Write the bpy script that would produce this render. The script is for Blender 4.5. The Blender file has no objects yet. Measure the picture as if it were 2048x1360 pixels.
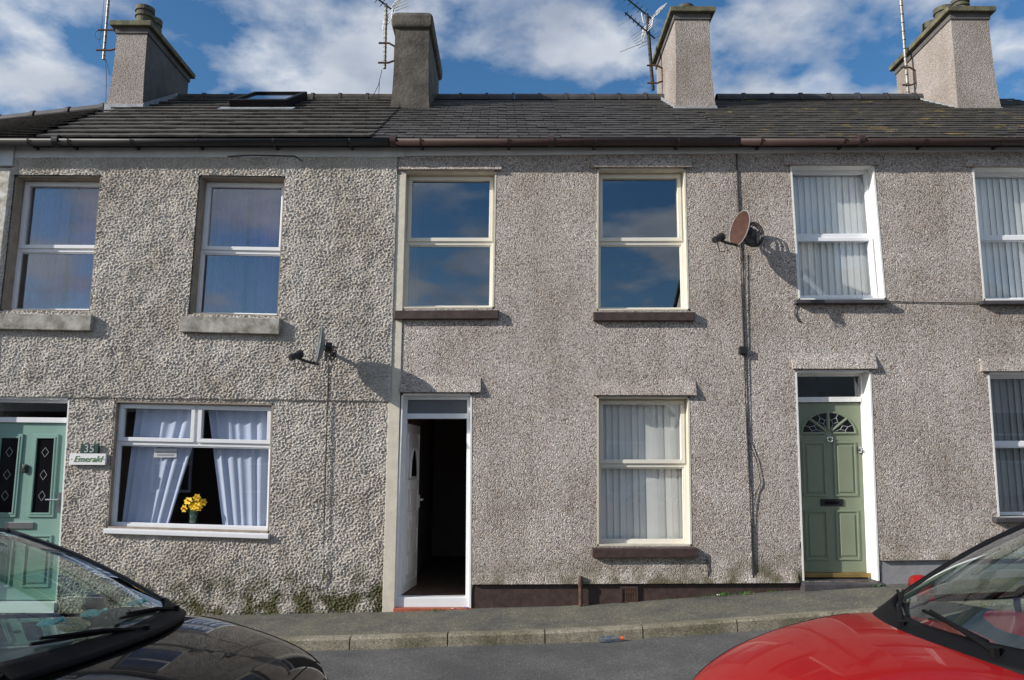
import bpy, math, random
import numpy as np
from mathutils import Vector, Matrix
random.seed(7); np.random.seed(7)
R = math.radians
S = bpy.context.scene
C = S.collection
# ------------------------------------------------------------------ camera
F = 1562.0; PT = R(8.9); RL = R(0.3); D = 9.1; ZC = 1.648      # photo is 2048 px wide
cam = bpy.data.cameras.new('camera'); cam.sensor_width = 36; cam.lens = F / 2048 * 36
cam.clip_start = 0.05; cam.clip_end = 2000
co = bpy.data.objects.new('camera', cam); C.objects.link(co); S.camera = co
up0 = Vector((0, -math.sin(PT), math.cos(PT))); fw = Vector((0, math.cos(PT), math.sin(PT))); xr = Vector((1, 0, 0))
rv = xr * math.cos(RL) + up0 * math.sin(RL); uv = -xr * math.sin(RL) + up0 * math.cos(RL)
M = Matrix.Identity(4)
for i in range(3):
    M[i][0] = rv[i]; M[i][1] = uv[i]; M[i][2] = -fw[i]
M[0][3] = 0; M[1][3] = -D; M[2][3] = ZC
co.matrix_world = M
# ------------------------------------------------------------------ sky, sun, exposure
SUN = Vector((2.5, 1.0, -1.25)).normalized()        # direction the light travels
W = bpy.data.worlds.new('World'); S.world = W; W.use_nodes = True
nt = W.node_tree; nt.nodes.clear()
def N(t, **k):
    n = nt.nodes.new(t)
    for a, b in k.items(): setattr(n, a, b)
    return n
sky = N('ShaderNodeTexSky', sky_type='NISHITA', sun_disc=False, sun_elevation=math.asin(-SUN.z),
        sun_rotation=math.atan2(-SUN.x, -SUN.y), air_density=1.0, dust_density=0.6, ozone_density=2.5)
tc = N('ShaderNodeTexCoord'); sp = N('ShaderNodeSeparateXYZ')
nt.links.new(tc.outputs['Generated'], sp.inputs[0])
zz = N('ShaderNodeMath', operation='MAXIMUM'); zz.inputs[1].default_value = 0.02
nt.links.new(sp.outputs['Z'], zz.inputs[0])
za = N('ShaderNodeMath', operation='ADD'); za.inputs[1].default_value = 0.22; nt.links.new(zz.outputs[0], za.inputs[0])
dx = N('ShaderNodeMath', operation='DIVIDE'); dy = N('ShaderNodeMath', operation='DIVIDE')
nt.links.new(sp.outputs['X'], dx.inputs[0]); nt.links.new(za.outputs[0], dx.inputs[1])
nt.links.new(sp.outputs['Y'], dy.inputs[0]); nt.links.new(za.outputs[0], dy.inputs[1])
cb = N('ShaderNodeCombineXYZ'); nt.links.new(dx.outputs[0], cb.inputs[0]); nt.links.new(dy.outputs[0], cb.inputs[1])
cb.inputs[2].default_value = 3.7
n1 = N('ShaderNodeTexNoise'); n1.inputs['Scale'].default_value = 3.1; n1.inputs['Detail'].default_value = 9
n1.inputs['Roughness'].default_value = 0.55; n1.inputs['Distortion'].default_value = 0.05
nt.links.new(cb.outputs[0], n1.inputs['Vector'])
rp = N('ShaderNodeValToRGB'); rp.color_ramp.elements[0].position = 0.45; rp.color_ramp.elements[1].position = 0.58
nt.links.new(n1.outputs[0], rp.inputs[0])
n2 = N('ShaderNodeTexNoise'); n2.inputs['Scale'].default_value = 4.5; n2.inputs['Detail'].default_value = 7
nt.links.new(cb.outputs[0], n2.inputs['Vector'])
cr = N('ShaderNodeValToRGB'); cr.color_ramp.elements[0].position = 0.35; cr.color_ramp.elements[1].position = 0.68
cr.color_ramp.elements[0].color = (3.1, 3.6, 4.6, 1); cr.color_ramp.elements[1].color = (6.2, 6.6, 7.2, 1)
nt.links.new(n2.outputs[0], cr.inputs[0])
mxs = N('ShaderNodeMix', data_type='RGBA')
nt.links.new(rp.outputs[0], mxs.inputs[0]); hs = N('ShaderNodeHueSaturation'); hs.inputs['Saturation'].default_value = 1.25; hs.inputs['Value'].default_value = 1.15; nt.links.new(sky.outputs[0], hs.inputs['Color']); nt.links.new(hs.outputs[0], mxs.inputs[6]); nt.links.new(cr.outputs[0], mxs.inputs[7])
bg = N('ShaderNodeBackground'); bg.inputs['Strength'].default_value = 0.105
nt.links.new(mxs.outputs[2], bg.inputs[0])
nt.links.new(bg.outputs[0], N('ShaderNodeOutputWorld').inputs[0])
sl = bpy.data.lights.new('sun', 'SUN'); sl.energy = 5.0; sl.angle = R(0.5); sl.color = (1.0, 0.945, 0.87)
so = bpy.data.objects.new('sun', sl); C.objects.link(so); so.rotation_euler = SUN.to_track_quat('-Z', 'Y').to_euler()
so.location = (-10, -10, 12)
S.view_settings.view_transform = 'Standard'; S.view_settings.look = 'None'; S.view_settings.exposure = 0.12
S.view_settings.gamma = 1
# ------------------------------------------------------------------ helpers
def U(px, py, Y=0.0):
    """pixel of the photograph -> point on the upright plane y = Y"""
    a = (px - 1024) / F; b = (680 - py) / F
    c, s = math.cos(RL), math.sin(RL); a, b = a * c - b * s, a * s + b * c
    fy = math.cos(PT) - b * math.sin(PT); fz = math.sin(PT) + b * math.cos(PT); t = (Y + D) / fy
    return Vector((a * t, Y, ZC + fz * t))
def interp(x, xs, ys): return float(np.interp(x, xs, ys))
GX = [-30, -8, -3.25, -1.4, -.43, .78, 2.29, 3.25, 4.15, 4.95, 9, 30]
GZ = [-.45, -.13, -.044, 0, .04, .075, .188, .258, .317, .364, .61, 1.8]
def gz(x): return interp(x, GX, GZ)                 # pavement height at the house wall
KY = -1.15                                          # kerb line
def kz(x): return gz(x) - .045                      # kerb top
def rz(x): return gz(x) - .155                      # road
class MB:
    def __init__(s): s.v = []; s.f = []
    def add(s, vs, fs):
        n = len(s.v); s.v += [tuple(v) for v in vs]; s.f += [tuple(n + i for i in f) for f in fs]; return s
    def hexa(s, a, b):                               # two quads (front a, back b), same order
        return s.add(list(a) + list(b), [(0, 3, 2, 1), (4, 5, 6, 7), (0, 1, 5, 4), (1, 2, 6, 5), (2, 3, 7, 6), (3, 0, 4, 7)])
    def box(s, x0, x1, y0, y1, z0, z1):
        return s.hexa([(x0, y0, z0), (x1, y0, z0), (x1, y0, z1), (x0, y0, z1)], [(x0, y1, z0), (x1, y1, z0), (x1, y1, z1), (x0, y1, z1)])
    def tube(s, pts, r, n=8, r2=None, cap=True):
        pts = [Vector(p) for p in pts]; k = len(pts); rings = []
        for i, p in enumerate(pts):
            d = (pts[min(i + 1, k - 1)] - pts[max(i - 1, 0)]).normalized()
            u = d.cross(Vector((0, 0, 1)));
            if u.length < 1e-3: u = d.cross(Vector((1, 0, 0)))
            u.normalize(); w = d.cross(u); rr = r if r2 is None else r + (r2 - r) * i / (k - 1)
            rings.append([p + (u * math.cos(2 * math.pi * j / n) + w * math.sin(2 * math.pi * j / n)) * rr for j in range(n)])
        vs = [q for rg in rings for q in rg]; fs = []
        for i in range(k - 1):
            for j in range(n): fs.append((i * n + j, i * n + (j + 1) % n, (i + 1) * n + (j + 1) % n, (i + 1) * n + j))
        if cap: fs += [tuple(range(n))[::-1], tuple((k - 1) * n + j for j in range(n))]
        return s.add(vs, fs)
    def lathe(s, prof, c=(0, 0, 0), n=20, ax='z'):
        vs = []; fs = []; k = len(prof)
        for r_, h in prof:
            for j in range(n):
                a = 2 * math.pi * j / n; p = (r_ * math.cos(a), r_ * math.sin(a), h)
                if ax == 'x': p = (p[2], p[0], p[1])
                if ax == 'y': p = (p[0], p[2], p[1])
                vs.append((p[0] + c[0], p[1] + c[1], p[2] + c[2]))
        for i in range(k - 1):
            for j in range(n): fs.append((i * n + j, i * n + (j + 1) % n, (i + 1) * n + (j + 1) % n, (i + 1) * n + j))
        return s.add(vs, fs)
    def grid(s, fn, nu, nv):
        vs = [fn(i / nu, j / nv) for j in range(nv + 1) for i in range(nu + 1)]
        fs = [(j * (nu + 1) + i, j * (nu + 1) + i + 1, (j + 1) * (nu + 1) + i + 1, (j + 1) * (nu + 1) + i) for j in range(nv) for i in range(nu)]
        return s.add(vs, fs)
    def mesh(s, name):
        m = bpy.data.meshes.new(name); m.from_pydata(s.v, [], s.f); m.update(); return m
    def build(s, name, mat, parent=None, smooth=False, bevel=0, subd=0, solid=0):
        return obj(name, s.mesh(name), mat, parent, smooth, bevel, subd, solid)
def obj(name, me, mat, parent=None, smooth=False, bevel=0, subd=0, solid=0):
    o = bpy.data.objects.new(name, me); C.objects.link(o)
    if mat and not me.materials: me.materials.append(mat)
    if parent: o.parent = parent
    if smooth:
        for p in me.polygons: p.use_smooth = True
    if solid:
        md = o.modifiers.new('s', 'SOLIDIFY'); md.thickness = solid; md.offset = -1
    if subd:
        md = o.modifiers.new('d', 'SUBSURF'); md.levels = subd; md.render_levels = subd
    if bevel:
        md = o.modifiers.new('b', 'BEVEL'); md.width = bevel; md.segments = 2; md.limit_method = 'ANGLE'
    return o
def thing(name, label, cat, group=None, loc=(0, 0, 0)):
    o = bpy.data.objects.new(name, None); C.objects.link(o); o.location = loc
    return tag(o, label, cat, group)
def tag(o, label, cat, group=None):
    o['label'] = label; o['category'] = cat
    if group: o['group'] = group
    return o
def struct(o): o['kind'] = 'structure'; return o
def text_mesh(txt, size, shear=0, ext=.002):
    cu = bpy.data.curves.new('t', 'FONT'); cu.body = txt; cu.size = size; cu.shear = shear; cu.extrude = ext
    cu.align_x = 'CENTER'; cu.align_y = 'CENTER'; cu.resolution_u = 3
    t = bpy.data.objects.new('t', cu); C.objects.link(t)
    me = bpy.data.meshes.new_from_object(t.evaluated_get(bpy.context.evaluated_depsgraph_get()))
    bpy.data.objects.remove(t); bpy.data.curves.remove(cu); me.materials.clear()
    me.transform(Matrix.Rotation(R(90), 4, 'X')); return me
# ------------------------------------------------------------------ materials
def mat(name, col, rough=.7, metal=0, var=0, vscale=6, bump=0, bscale=40, col2=None, spec=.5, coat=0, obj_var=0, trans=0, lichen=None):
    m = bpy.data.materials.new(name); m.use_nodes = True; t = m.node_tree; b = t.nodes['Principled BSDF']
    b.inputs['Roughness'].default_value = rough; b.inputs['Metallic'].default_value = metal
    b.inputs['Specular IOR Level'].default_value = spec; b.inputs['Coat Weight'].default_value = coat
    b.inputs['Coat Roughness'].default_value = .03; b.inputs['Transmission Weight'].default_value = trans
    b.inputs['Base Color'].default_value = (*col, 1); m.diffuse_color = (*col, 1)
    tcn = t.nodes.new('ShaderNodeNewGeometry')
    if var or col2:
        n = t.nodes.new('ShaderNodeTexNoise'); n.inputs['Scale'].default_value = vscale; n.inputs['Detail'].default_value = 6
        n.inputs['Roughness'].default_value = .65; t.links.new(tcn.outputs['Position'], n.inputs['Vector'])
        r = t.nodes.new('ShaderNodeValToRGB'); r.color_ramp.elements[0].position = .35; r.color_ramp.elements[1].position = .66
        c2 = col2 or tuple(c * (1 + var) for c in col); c1 = col if col2 else tuple(c * (1 - var) for c in col)
        r.color_ramp.elements[0].color = (*c1, 1); r.color_ramp.elements[1].color = (*c2, 1)
        t.links.new(n.outputs[0], r.inputs[0]); out = r.outputs[0]
        if obj_var:
            oi = t.nodes.new('ShaderNodeObjectInfo'); mr = t.nodes.new('ShaderNodeMapRange')
            mr.inputs['To Min'].default_value = 1 - obj_var; mr.inputs['To Max'].default_value = 1 + obj_var
            t.links.new(oi.outputs['Random'], mr.inputs[0])
            hv = t.nodes.new('ShaderNodeHueSaturation'); t.links.new(mr.outputs[0], hv.inputs['Value']); t.links.new(out, hv.inputs['Color']); out = hv.outputs[0]
        if lichen:
            ln = t.nodes.new('ShaderNodeTexNoise'); ln.inputs['Scale'].default_value = lichen[1]; ln.inputs['Detail'].default_value = 8; ln.inputs['Roughness'].default_value = .7
            t.links.new(tcn.outputs['Position'], ln.inputs['Vector']); lr = ramp(t, [(lichen[2], (0, 0, 0)), (lichen[2] + .05, (1, 1, 1))]); t.links.new(ln.outputs[0], lr.inputs[0])
            lm = t.nodes.new('ShaderNodeMix'); lm.data_type = 'RGBA'; t.links.new(lr.outputs[0], lm.inputs[0]); t.links.new(out, lm.inputs[6]); lm.inputs[7].default_value = (*lichen[0], 1); out = lm.outputs[2]
        t.links.new(out, b.inputs['Base Color'])
    if bump:
        n = t.nodes.new('ShaderNodeTexNoise'); n.inputs['Scale'].default_value = bscale; n.inputs['Detail'].default_value = 5
        t.links.new(tcn.outputs['Position'], n.inputs['Vector'])
        bp = t.nodes.new('ShaderNodeBump'); bp.inputs['Strength'].default_value = bump; bp.inputs['Distance'].default_value = .02
        t.links.new(n.outputs[0], bp.inputs['Height']); t.links.new(bp.outputs[0], b.inputs['Normal'])
    return m
def ramp(t, pos_cols):
    r = t.nodes.new('ShaderNodeValToRGB'); e = r.color_ramp.elements
    while len(e) < len(pos_cols): e.new(.5)
    for q, (p, c) in zip(e, pos_cols): q.position = p; q.color = (*c, 1)
    return r
def render_mat(name, cells, vscale, bumpd, stain, moss_h, moss_amt, tint=(1, 1, 1)):
    """pebbledash / roughcast: per-stone colours, relief, weather stains, algae creeping up from the ground"""
    m = bpy.data.materials.new(name); m.use_nodes = True; t = m.node_tree; b = t.nodes['Principled BSDF']
    b.inputs['Roughness'].default_value = .92; b.inputs['Specular IOR Level'].default_value = .25; L = t.links.new
    tcn = t.nodes.new('ShaderNodeTexCoord')
    v = t.nodes.new('ShaderNodeTexVoronoi'); v.inputs['Scale'].default_value = vscale; L(tcn.outputs['Object'], v.inputs['Vector'])
    sx = t.nodes.new('ShaderNodeSeparateColor'); L(v.outputs['Color'], sx.inputs[0])
    r = ramp(t, cells); L(sx.outputs[0], r.inputs[0])
    n = t.nodes.new('ShaderNodeTexNoise'); n.inputs['Scale'].default_value = 1.3; n.inputs['Detail'].default_value = 6; L(tcn.outputs['Object'], n.inputs['Vector'])
    r2 = ramp(t, [(.3, stain), (.65, (1, 1, 1))]); L(n.outputs[0], r2.inputs[0])
    mx = t.nodes.new('ShaderNodeMix'); mx.data_type = 'RGBA'; mx.blend_type = 'MULTIPLY'; mx.inputs[0].default_value = 1
    L(r.outputs[0], mx.inputs[6]); L(r2.outputs[0], mx.inputs[7])
    vm = t.nodes.new('ShaderNodeVectorMath'); vm.operation = 'MULTIPLY'; vm.inputs[1].default_value = (5.5, 5.5, .45); L(tcn.outputs['Object'], vm.inputs[0])
    n4 = t.nodes.new('ShaderNodeTexNoise'); n4.inputs['Scale'].default_value = 1; n4.inputs['Detail'].default_value = 5; L(vm.outputs[0], n4.inputs['Vector'])
    r4 = ramp(t, [(.30, (.87, .86, .84)), (.52, (1, 1, 1))]); L(n4.outputs[0], r4.inputs[0])
    m4 = t.nodes.new('ShaderNodeMix'); m4.data_type = 'RGBA'; m4.blend_type = 'MULTIPLY'; m4.inputs[0].default_value = 1
    L(mx.outputs[2], m4.inputs[6]); L(r4.outputs[0], m4.inputs[7]); mx = m4
    # algae
    sp_ = t.nodes.new('ShaderNodeSeparateXYZ'); L(tcn.outputs['Object'], sp_.inputs[0])
    sl_ = t.nodes.new('ShaderNodeMath'); sl_.operation = 'MULTIPLY_ADD'; L(sp_.outputs['X'], sl_.inputs[0]); sl_.inputs[1].default_value = -.05; L(sp_.outputs['Z'], sl_.inputs[2])
    mr = t.nodes.new('ShaderNodeMapRange'); mr.inputs['From Min'].default_value = moss_h[0]; mr.inputs['From Max'].default_value = moss_h[1]
    mr.inputs['To Min'].default_value = moss_amt; mr.inputs['To Max'].default_value = 0; L(sl_.outputs[0], mr.inputs[0])
    n3 = t.nodes.new('ShaderNodeTexNoise'); n3.inputs['Scale'].default_value = 5; n3.inputs['Detail'].default_value = 7; L(tcn.outputs['Object'], n3.inputs['Vector'])
    r3 = ramp(t, [(.38, (0, 0, 0)), (.62, (1, 1, 1))]); L(n3.outputs[0], r3.inputs[0])
    mm = t.nodes.new('ShaderNodeMath'); mm.operation = 'MULTIPLY'; L(mr.outputs[0], mm.inputs[0]); L(r3.outputs[0], mm.inputs[1])
    m2 = t.nodes.new('ShaderNodeMix'); m2.data_type = 'RGBA'; L(mm.outputs[0], m2.inputs[0]); L(mx.outputs[2], m2.inputs[6]); m2.inputs[7].default_value = (.105, .10, .05, 1)
    L(m2.outputs[2], b.inputs['Base Color'])
    bp = t.nodes.new('ShaderNodeBump'); bp.inputs['Strength'].default_value = 1; bp.inputs['Distance'].default_value = bumpd; bp.invert = True
    L(v.outputs['Distance'], bp.inputs['Height']); L(bp.outputs[0], b.inputs['Normal'])
    return m
def glass_mat(name, tint=(1, 1, 1), k=1.7, ior=1.5):
    m = bpy.data.materials.new(name); m.use_nodes = True; t = m.node_tree; t.nodes.clear(); L = t.links.new
    lw = t.nodes.new('ShaderNodeLayerWeight'); lw.inputs[0].default_value = .5      # Schlick, the same from both sides of the pane
    pw = t.nodes.new('ShaderNodeMath'); pw.operation = 'POWER'; pw.inputs[1].default_value = 5; L(lw.outputs['Facing'], pw.inputs[0])
    fr = t.nodes.new('ShaderNodeMath'); fr.operation = 'MULTIPLY_ADD'; fr.inputs[1].default_value = .6; fr.inputs[2].default_value = .042; L(pw.outputs[0], fr.inputs[0])
    mu = t.nodes.new('ShaderNodeMath'); mu.operation = 'MULTIPLY'; mu.use_clamp = True; mu.inputs[1].default_value = k; L(fr.outputs[0], mu.inputs[0])
    tr = t.nodes.new('ShaderNodeBsdfTransparent'); tr.inputs[0].default_value = (*tint, 1)
    gl = t.nodes.new('ShaderNodeBsdfGlossy'); gl.inputs['Roughness'].default_value = 0; gl.inputs[0].default_value = (.86, .93, 1, 1)
    mx = t.nodes.new('ShaderNodeMixShader'); L(mu.outputs[0], mx.inputs[0]); L(tr.outputs[0], mx.inputs[1]); L(gl.outputs[0], mx.inputs[2])
    L(mx.outputs[0], t.nodes.new('ShaderNodeOutputMaterial').inputs[0]); return m
lerp_ = lambda a, b, t: a + (b - a) * t
PEB = [(0, (.15, .12, .105)), (.2, (.34, .29, .275)), (.45, (.50, .455, .425)), (.7, (.61, .58, .55)), (.88, (.50, .39, .31)), (1, (.90, .87, .83))]
m_peb = render_mat('pebbledash', PEB, 88, .009, (.72, .69, .66), (.22, .62), 1.0)
m_pebc = render_mat('chimney_pebbledash', [(p, tuple(lerp_(c, m_, .35) * .80 for c, m_ in zip(cc, (.45, .40, .37)))) for p, cc in PEB], 85, .009, (.75, .72, .68), (-9, -8), 0)
m_rough = render_mat('roughcast', [(0, (.46, .425, .385)), (.5, (.61, .565, .51)), (1, (.72, .675, .62))], 95, .005, (.72, .69, .65), (-.05, .72), 1.9)
m_cream = mat('cream_paint', (.62, .57, .47), .7, var=.10, vscale=9, bump=.1)
m_creamf = mat('cream_upvc', (.74, .71, .62), .35, var=.03, vscale=5)
m_white = mat('white_upvc', (.80, .81, .83), .3, var=.03, vscale=5)
m_wpaint = mat('white_paint', (.78, .78, .76), .6, var=.06, vscale=14, bump=.08)
m_flake = mat('flaking_white_paint', (.30, .26, .19), .8, col2=(.70, .69, .66), vscale=9, bump=.4, bscale=20)
m_beige = mat('beige_reveal', (.30, .25, .20), .85, var=.2, vscale=7)
m_conc = mat('weathered_concrete', (.16, .145, .12), .9, col2=(.46, .44, .40), vscale=7, bump=.3, bscale=60)
m_brown = mat('brown_paint', (.055, .034, .030), .55, var=.35, vscale=12, bump=.15)
m_slsill = mat('slate_sill', (.06, .055, .06), .6, var=.3)
m_gplinth = mat('grey_plinth', (.25, .25, .26), .8, var=.15, vscale=8, bump=.1)
m_slate = mat('slate', (.030, .027, .025), .65, col2=(.064, .057, .051), vscale=5, bump=.25, bscale=30, obj_var=.32)
m_slate2 = mat('lichened_slate', (.030, .026, .021), .7, col2=(.068, .058, .043), vscale=6, bump=.25, bscale=30, obj_var=.25, lichen=((.21, .145, .03), 2.4, .585))
m_tile = mat('concrete_tile', (.038, .034, .030), .88, col2=(.080, .072, .063), vscale=5, bump=.3, bscale=50, obj_var=.18, lichen=((.30, .30, .25), 9, .70))
m_under = mat('roof_underlay', (.02, .02, .02), .9)
m_ridge = mat('ridge_clay', (.055, .052, .055), .6, var=.3, obj_var=.15)
m_lead = mat('lead_flashing', (.30, .32, .34), .5, var=.25, vscale=9)
m_gutb = mat('black_gutter', (.015, .015, .017), .5)
m_gutr = mat('brown_gutter', (.045, .024, .022), .6, var=.2, vscale=3)
m_fascia = mat('white_fascia', (.62, .64, .66), .45, var=.10, vscale=4)
m_sooty = mat('sooty_render', (.045, .040, .036), .9, col2=(.13, .115, .095), vscale=3.5, bump=.5, bscale=22)
m_sidec = mat('grey_render_side_shade', (.075, .070, .068), .9, col2=(.14, .13, .125), vscale=3, bump=.2)  # grey render for cap bands; its dark tone paints shade on a chimney side
m_cap = mat('lichened_concrete_cap', (.075, .07, .05), .9, col2=(.17, .16, .09), vscale=8, bump=.3)
m_pot = mat('dark_clay_pot', (.05, .05, .05), .8, col2=(.12, .115, .06), vscale=12)
m_galv = mat('weathered_galvanised_pole', (.26, .25, .22), .5, metal=.4, var=.35, vscale=14)
m_alu = mat('aluminium_rod', (.62, .60, .55), .35, metal=.7)
m_rustb = mat('rusty_bracket', (.035, .028, .026), .8, col2=(.15, .07, .04), vscale=14)
m_blk = mat('black_plastic', (.014, .014, .015), .5)
m_dishg = mat('grey_dish', (.16, .19, .20), .45, var=.1)
m_dishr = mat('rusty_dish', (.042, .014, .009), .85, col2=(.075, .032, .021), vscale=13)
m_dishrim = mat('pale_dish_rim', (.26, .24, .22), .6)
m_teal = mat('teal_door_paint', (.20, .34, .29), .4, var=.04, vscale=3)
m_sage = mat('sage_door_paint', (.205, .24, .165), .5, var=.05, vscale=3, bump=.05, bscale=20)
m_wdoor = mat('white_door_panel', (.72, .72, .72), .35, var=.04)
m_chrome = mat('brushed_metal', (.55, .55, .56), .28, metal=1)
m_brass = mat('brass_threshold', (.36, .25, .09), .5, metal=.6, var=.2)
m_black = mat('black_iron', (.012, .012, .013), .45)
m_dglass = mat('dark_door_glass', (.008, .008, .01), .08, spec=.6)
m_frost = mat('frosted_panel', (.13, .13, .14), .35)
m_redstep = mat('red_tile_step', (.33, .085, .045), .75, var=.2, vscale=15)
m_room = mat('dim_room', (.045, .042, .04), .9)
m_hall = mat('hall_wallpaper', (.30, .24, .21), .9, var=.1)
m_hfloor = mat('hall_floor', (.10, .065, .045), .6, var=.2)
m_glass = glass_mat('window_glass', k=3.2)
m_glass_lo = glass_mat('window_glass_clear', k=1.3)
m_curt = mat('blue_curtain', (.50, .57, .72), .9, var=.05, vscale=3)
m_purp = mat('purple_curtain', (.12, .05, .21), .9, var=.2, vscale=4)
m_blind = mat('blind_fabric', (.80, .82, .79), .85, obj_var=.06, var=.02)
m_sign = mat('white_sign', (.80, .80, .80), .4)
m_signg = mat('green_lettering', (.10, .22, .05), .5)
m_plateg = mat('dark_green_plate', (.012, .05, .035), .5)
m_grey = mat('grey_lettering', (.45, .47, .47), .5)
m_yel = mat('daffodil_yellow', (.92, .60, .015), .6, var=.15, vscale=30)
m_oran = mat('daffodil_orange', (.80, .20, .01), .6)
m_stem = mat('green_stem', (.08, .20, .03), .6, var=.2)
m_vase = glass_mat('vase_glass', (.80, .92, .85), 2.0)
m_pave = None
def ground_mat(name, c1, c2, sp, speck, vs=2.2):
    m = mat(name, c1, .9, col2=c2, vscale=vs, bump=.35, bscale=160); t = m.node_tree; b = t.nodes['Principled BSDF']; L = t.links.new
    base = b.inputs['Base Color'].links[0].from_socket; tcn = t.nodes.new('ShaderNodeTexCoord')
    v = t.nodes.new('ShaderNodeTexVoronoi'); v.inputs['Scale'].default_value = sp; L(tcn.outputs['Object'], v.inputs['Vector'])
    sx = t.nodes.new('ShaderNodeSeparateColor'); L(v.outputs['Color'], sx.inputs[0])
    r = ramp(t, [(0, (.55, .55, .55)), (.5, (1, 1, 1)), (.93, (1.15, 1.15, 1.15)), (1, (speck, speck, speck * .95))]); L(sx.outputs[0], r.inputs[0])
    mx = t.nodes.new('ShaderNodeMix'); mx.data_type = 'RGBA'; mx.blend_type = 'MULTIPLY'; mx.inputs[0].default_value = 1
    L(base, mx.inputs[6]); L(r.outputs[0], mx.inputs[7]); L(mx.outputs[2], b.inputs['Base Color']); return m
m_pave = ground_mat('pavement_asphalt', (.080, .078, .072), (.150, .142, .105), 110, 3.4)
m_road = ground_mat('road_asphalt', (.062, .062, .064), (.118, .116, .113), 120, 2.6, 1.1)
m_kerb = ground_mat('kerb_concrete', (.13, .12, .075), (.28, .255, .195), 90, 1.6)
m_weed = mat('weed_green', (.06, .17, .015), .7, var=.3, vscale=30)
m_pet = glass_mat('clear_plastic', (.80, .85, .90), 5.0)
m_ocap = mat('orange_plastic', (.85, .13, .02), .45)
m_pink = mat('red_litter', (.75, .05, .08), .6)
m_blue = mat('blue_litter', (.02, .12, .40), .6)
m_blackpaint = mat('black_car_paint', (.005, .0045, .005), .4, spec=.05, coat=.80)
m_redpaint = mat('red_car_paint', (.27, .006, .006), .45, spec=.08, coat=.38)
m_cglass = glass_mat('car_glass', (.74, .86, .80), 1.9)
m_rubber = mat('rubber', (.015, .015, .016), .8)
m_trim = mat('black_trim', (.005, .005, .006), .6, spec=.12)
m_dash = mat('dashboard', (.022, .024, .028), .6)
m_seat = mat('seat_fabric', (.03, .03, .035), .9)
m_lamp = mat('headlamp_lens', (.05, .05, .055), .08, spec=.8, coat=1)
m_orn = mat('teal_ornament', (.05, .45, .42), .3, col2=(.35, .65, .60), vscale=40)
# ------------------------------------------------------------------ ground
def sheet(name, y0, y1, f0, f1, m, xs=np.linspace(-30, 30, 121), ny=2):
    b = MB(); xs = list(xs)
    b.grid(lambda u, w: (xs[round(u * (len(xs) - 1))], y0 + (y1 - y0) * w, f0(xs[round(u * (len(xs) - 1))]) * (1 - w) + f1(xs[round(u * (len(xs) - 1))]) * w), len(xs) - 1, ny)
    return struct(b.build(name, m))
sheet('ground', -400, 60, lambda x: rz(x) - .6, lambda x: rz(x) - .6, mat('earth', (.09, .08, .06), .95, var=.2), xs=np.linspace(-400, 400, 101))
sheet('road', -7.2, KY + .01, rz, rz, m_road)
sheet('pavement', KY - .005 + .13, .35, kz, gz, m_pave)
sheet('far_pavement', -12.5, -7.2, lambda x: rz(x) + .11, lambda x: rz(x) + .11, m_pave)
kerb = MB().box(-30, 30, KY + .02, KY + .10, -.75, -.60).build('kerb', m_kerb); struct(kerb)
def kerb_stone(x0, x1):
    g = .006; b = MB(); x0 += g; x1 -= g; e = .022
    prof = [(KY, -.25), (KY, -e), (KY + e, 0), (KY + .13, 0), (KY + .13, -.25)]
    vs = [(x0, y, kz(x0) + z + .004) for y, z in prof] + [(x1, y, kz(x1) + z + .004) for y, z in prof]
    b.add(vs, [(0, 1, 6, 5), (1, 2, 7, 6), (2, 3, 8, 7), (3, 4, 9, 8), (4, 3, 2, 1, 0), (5, 6, 7, 8, 9)])
    b.build('kerb_stone', m_kerb, kerb)
kx = [U(p, 1262, KY).x for p in (700, 895, 1090, 1286, 1475)]; st = .945
xk = kx[0] - 8 * st
edges = [kx[0] - st * i for i in range(8, 0, -1)] + kx + [kx[-1] + st * i for i in range(1, 8)]
for a, b_ in zip(edges, edges[1:]): kerb_stone(a, b_)
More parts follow.
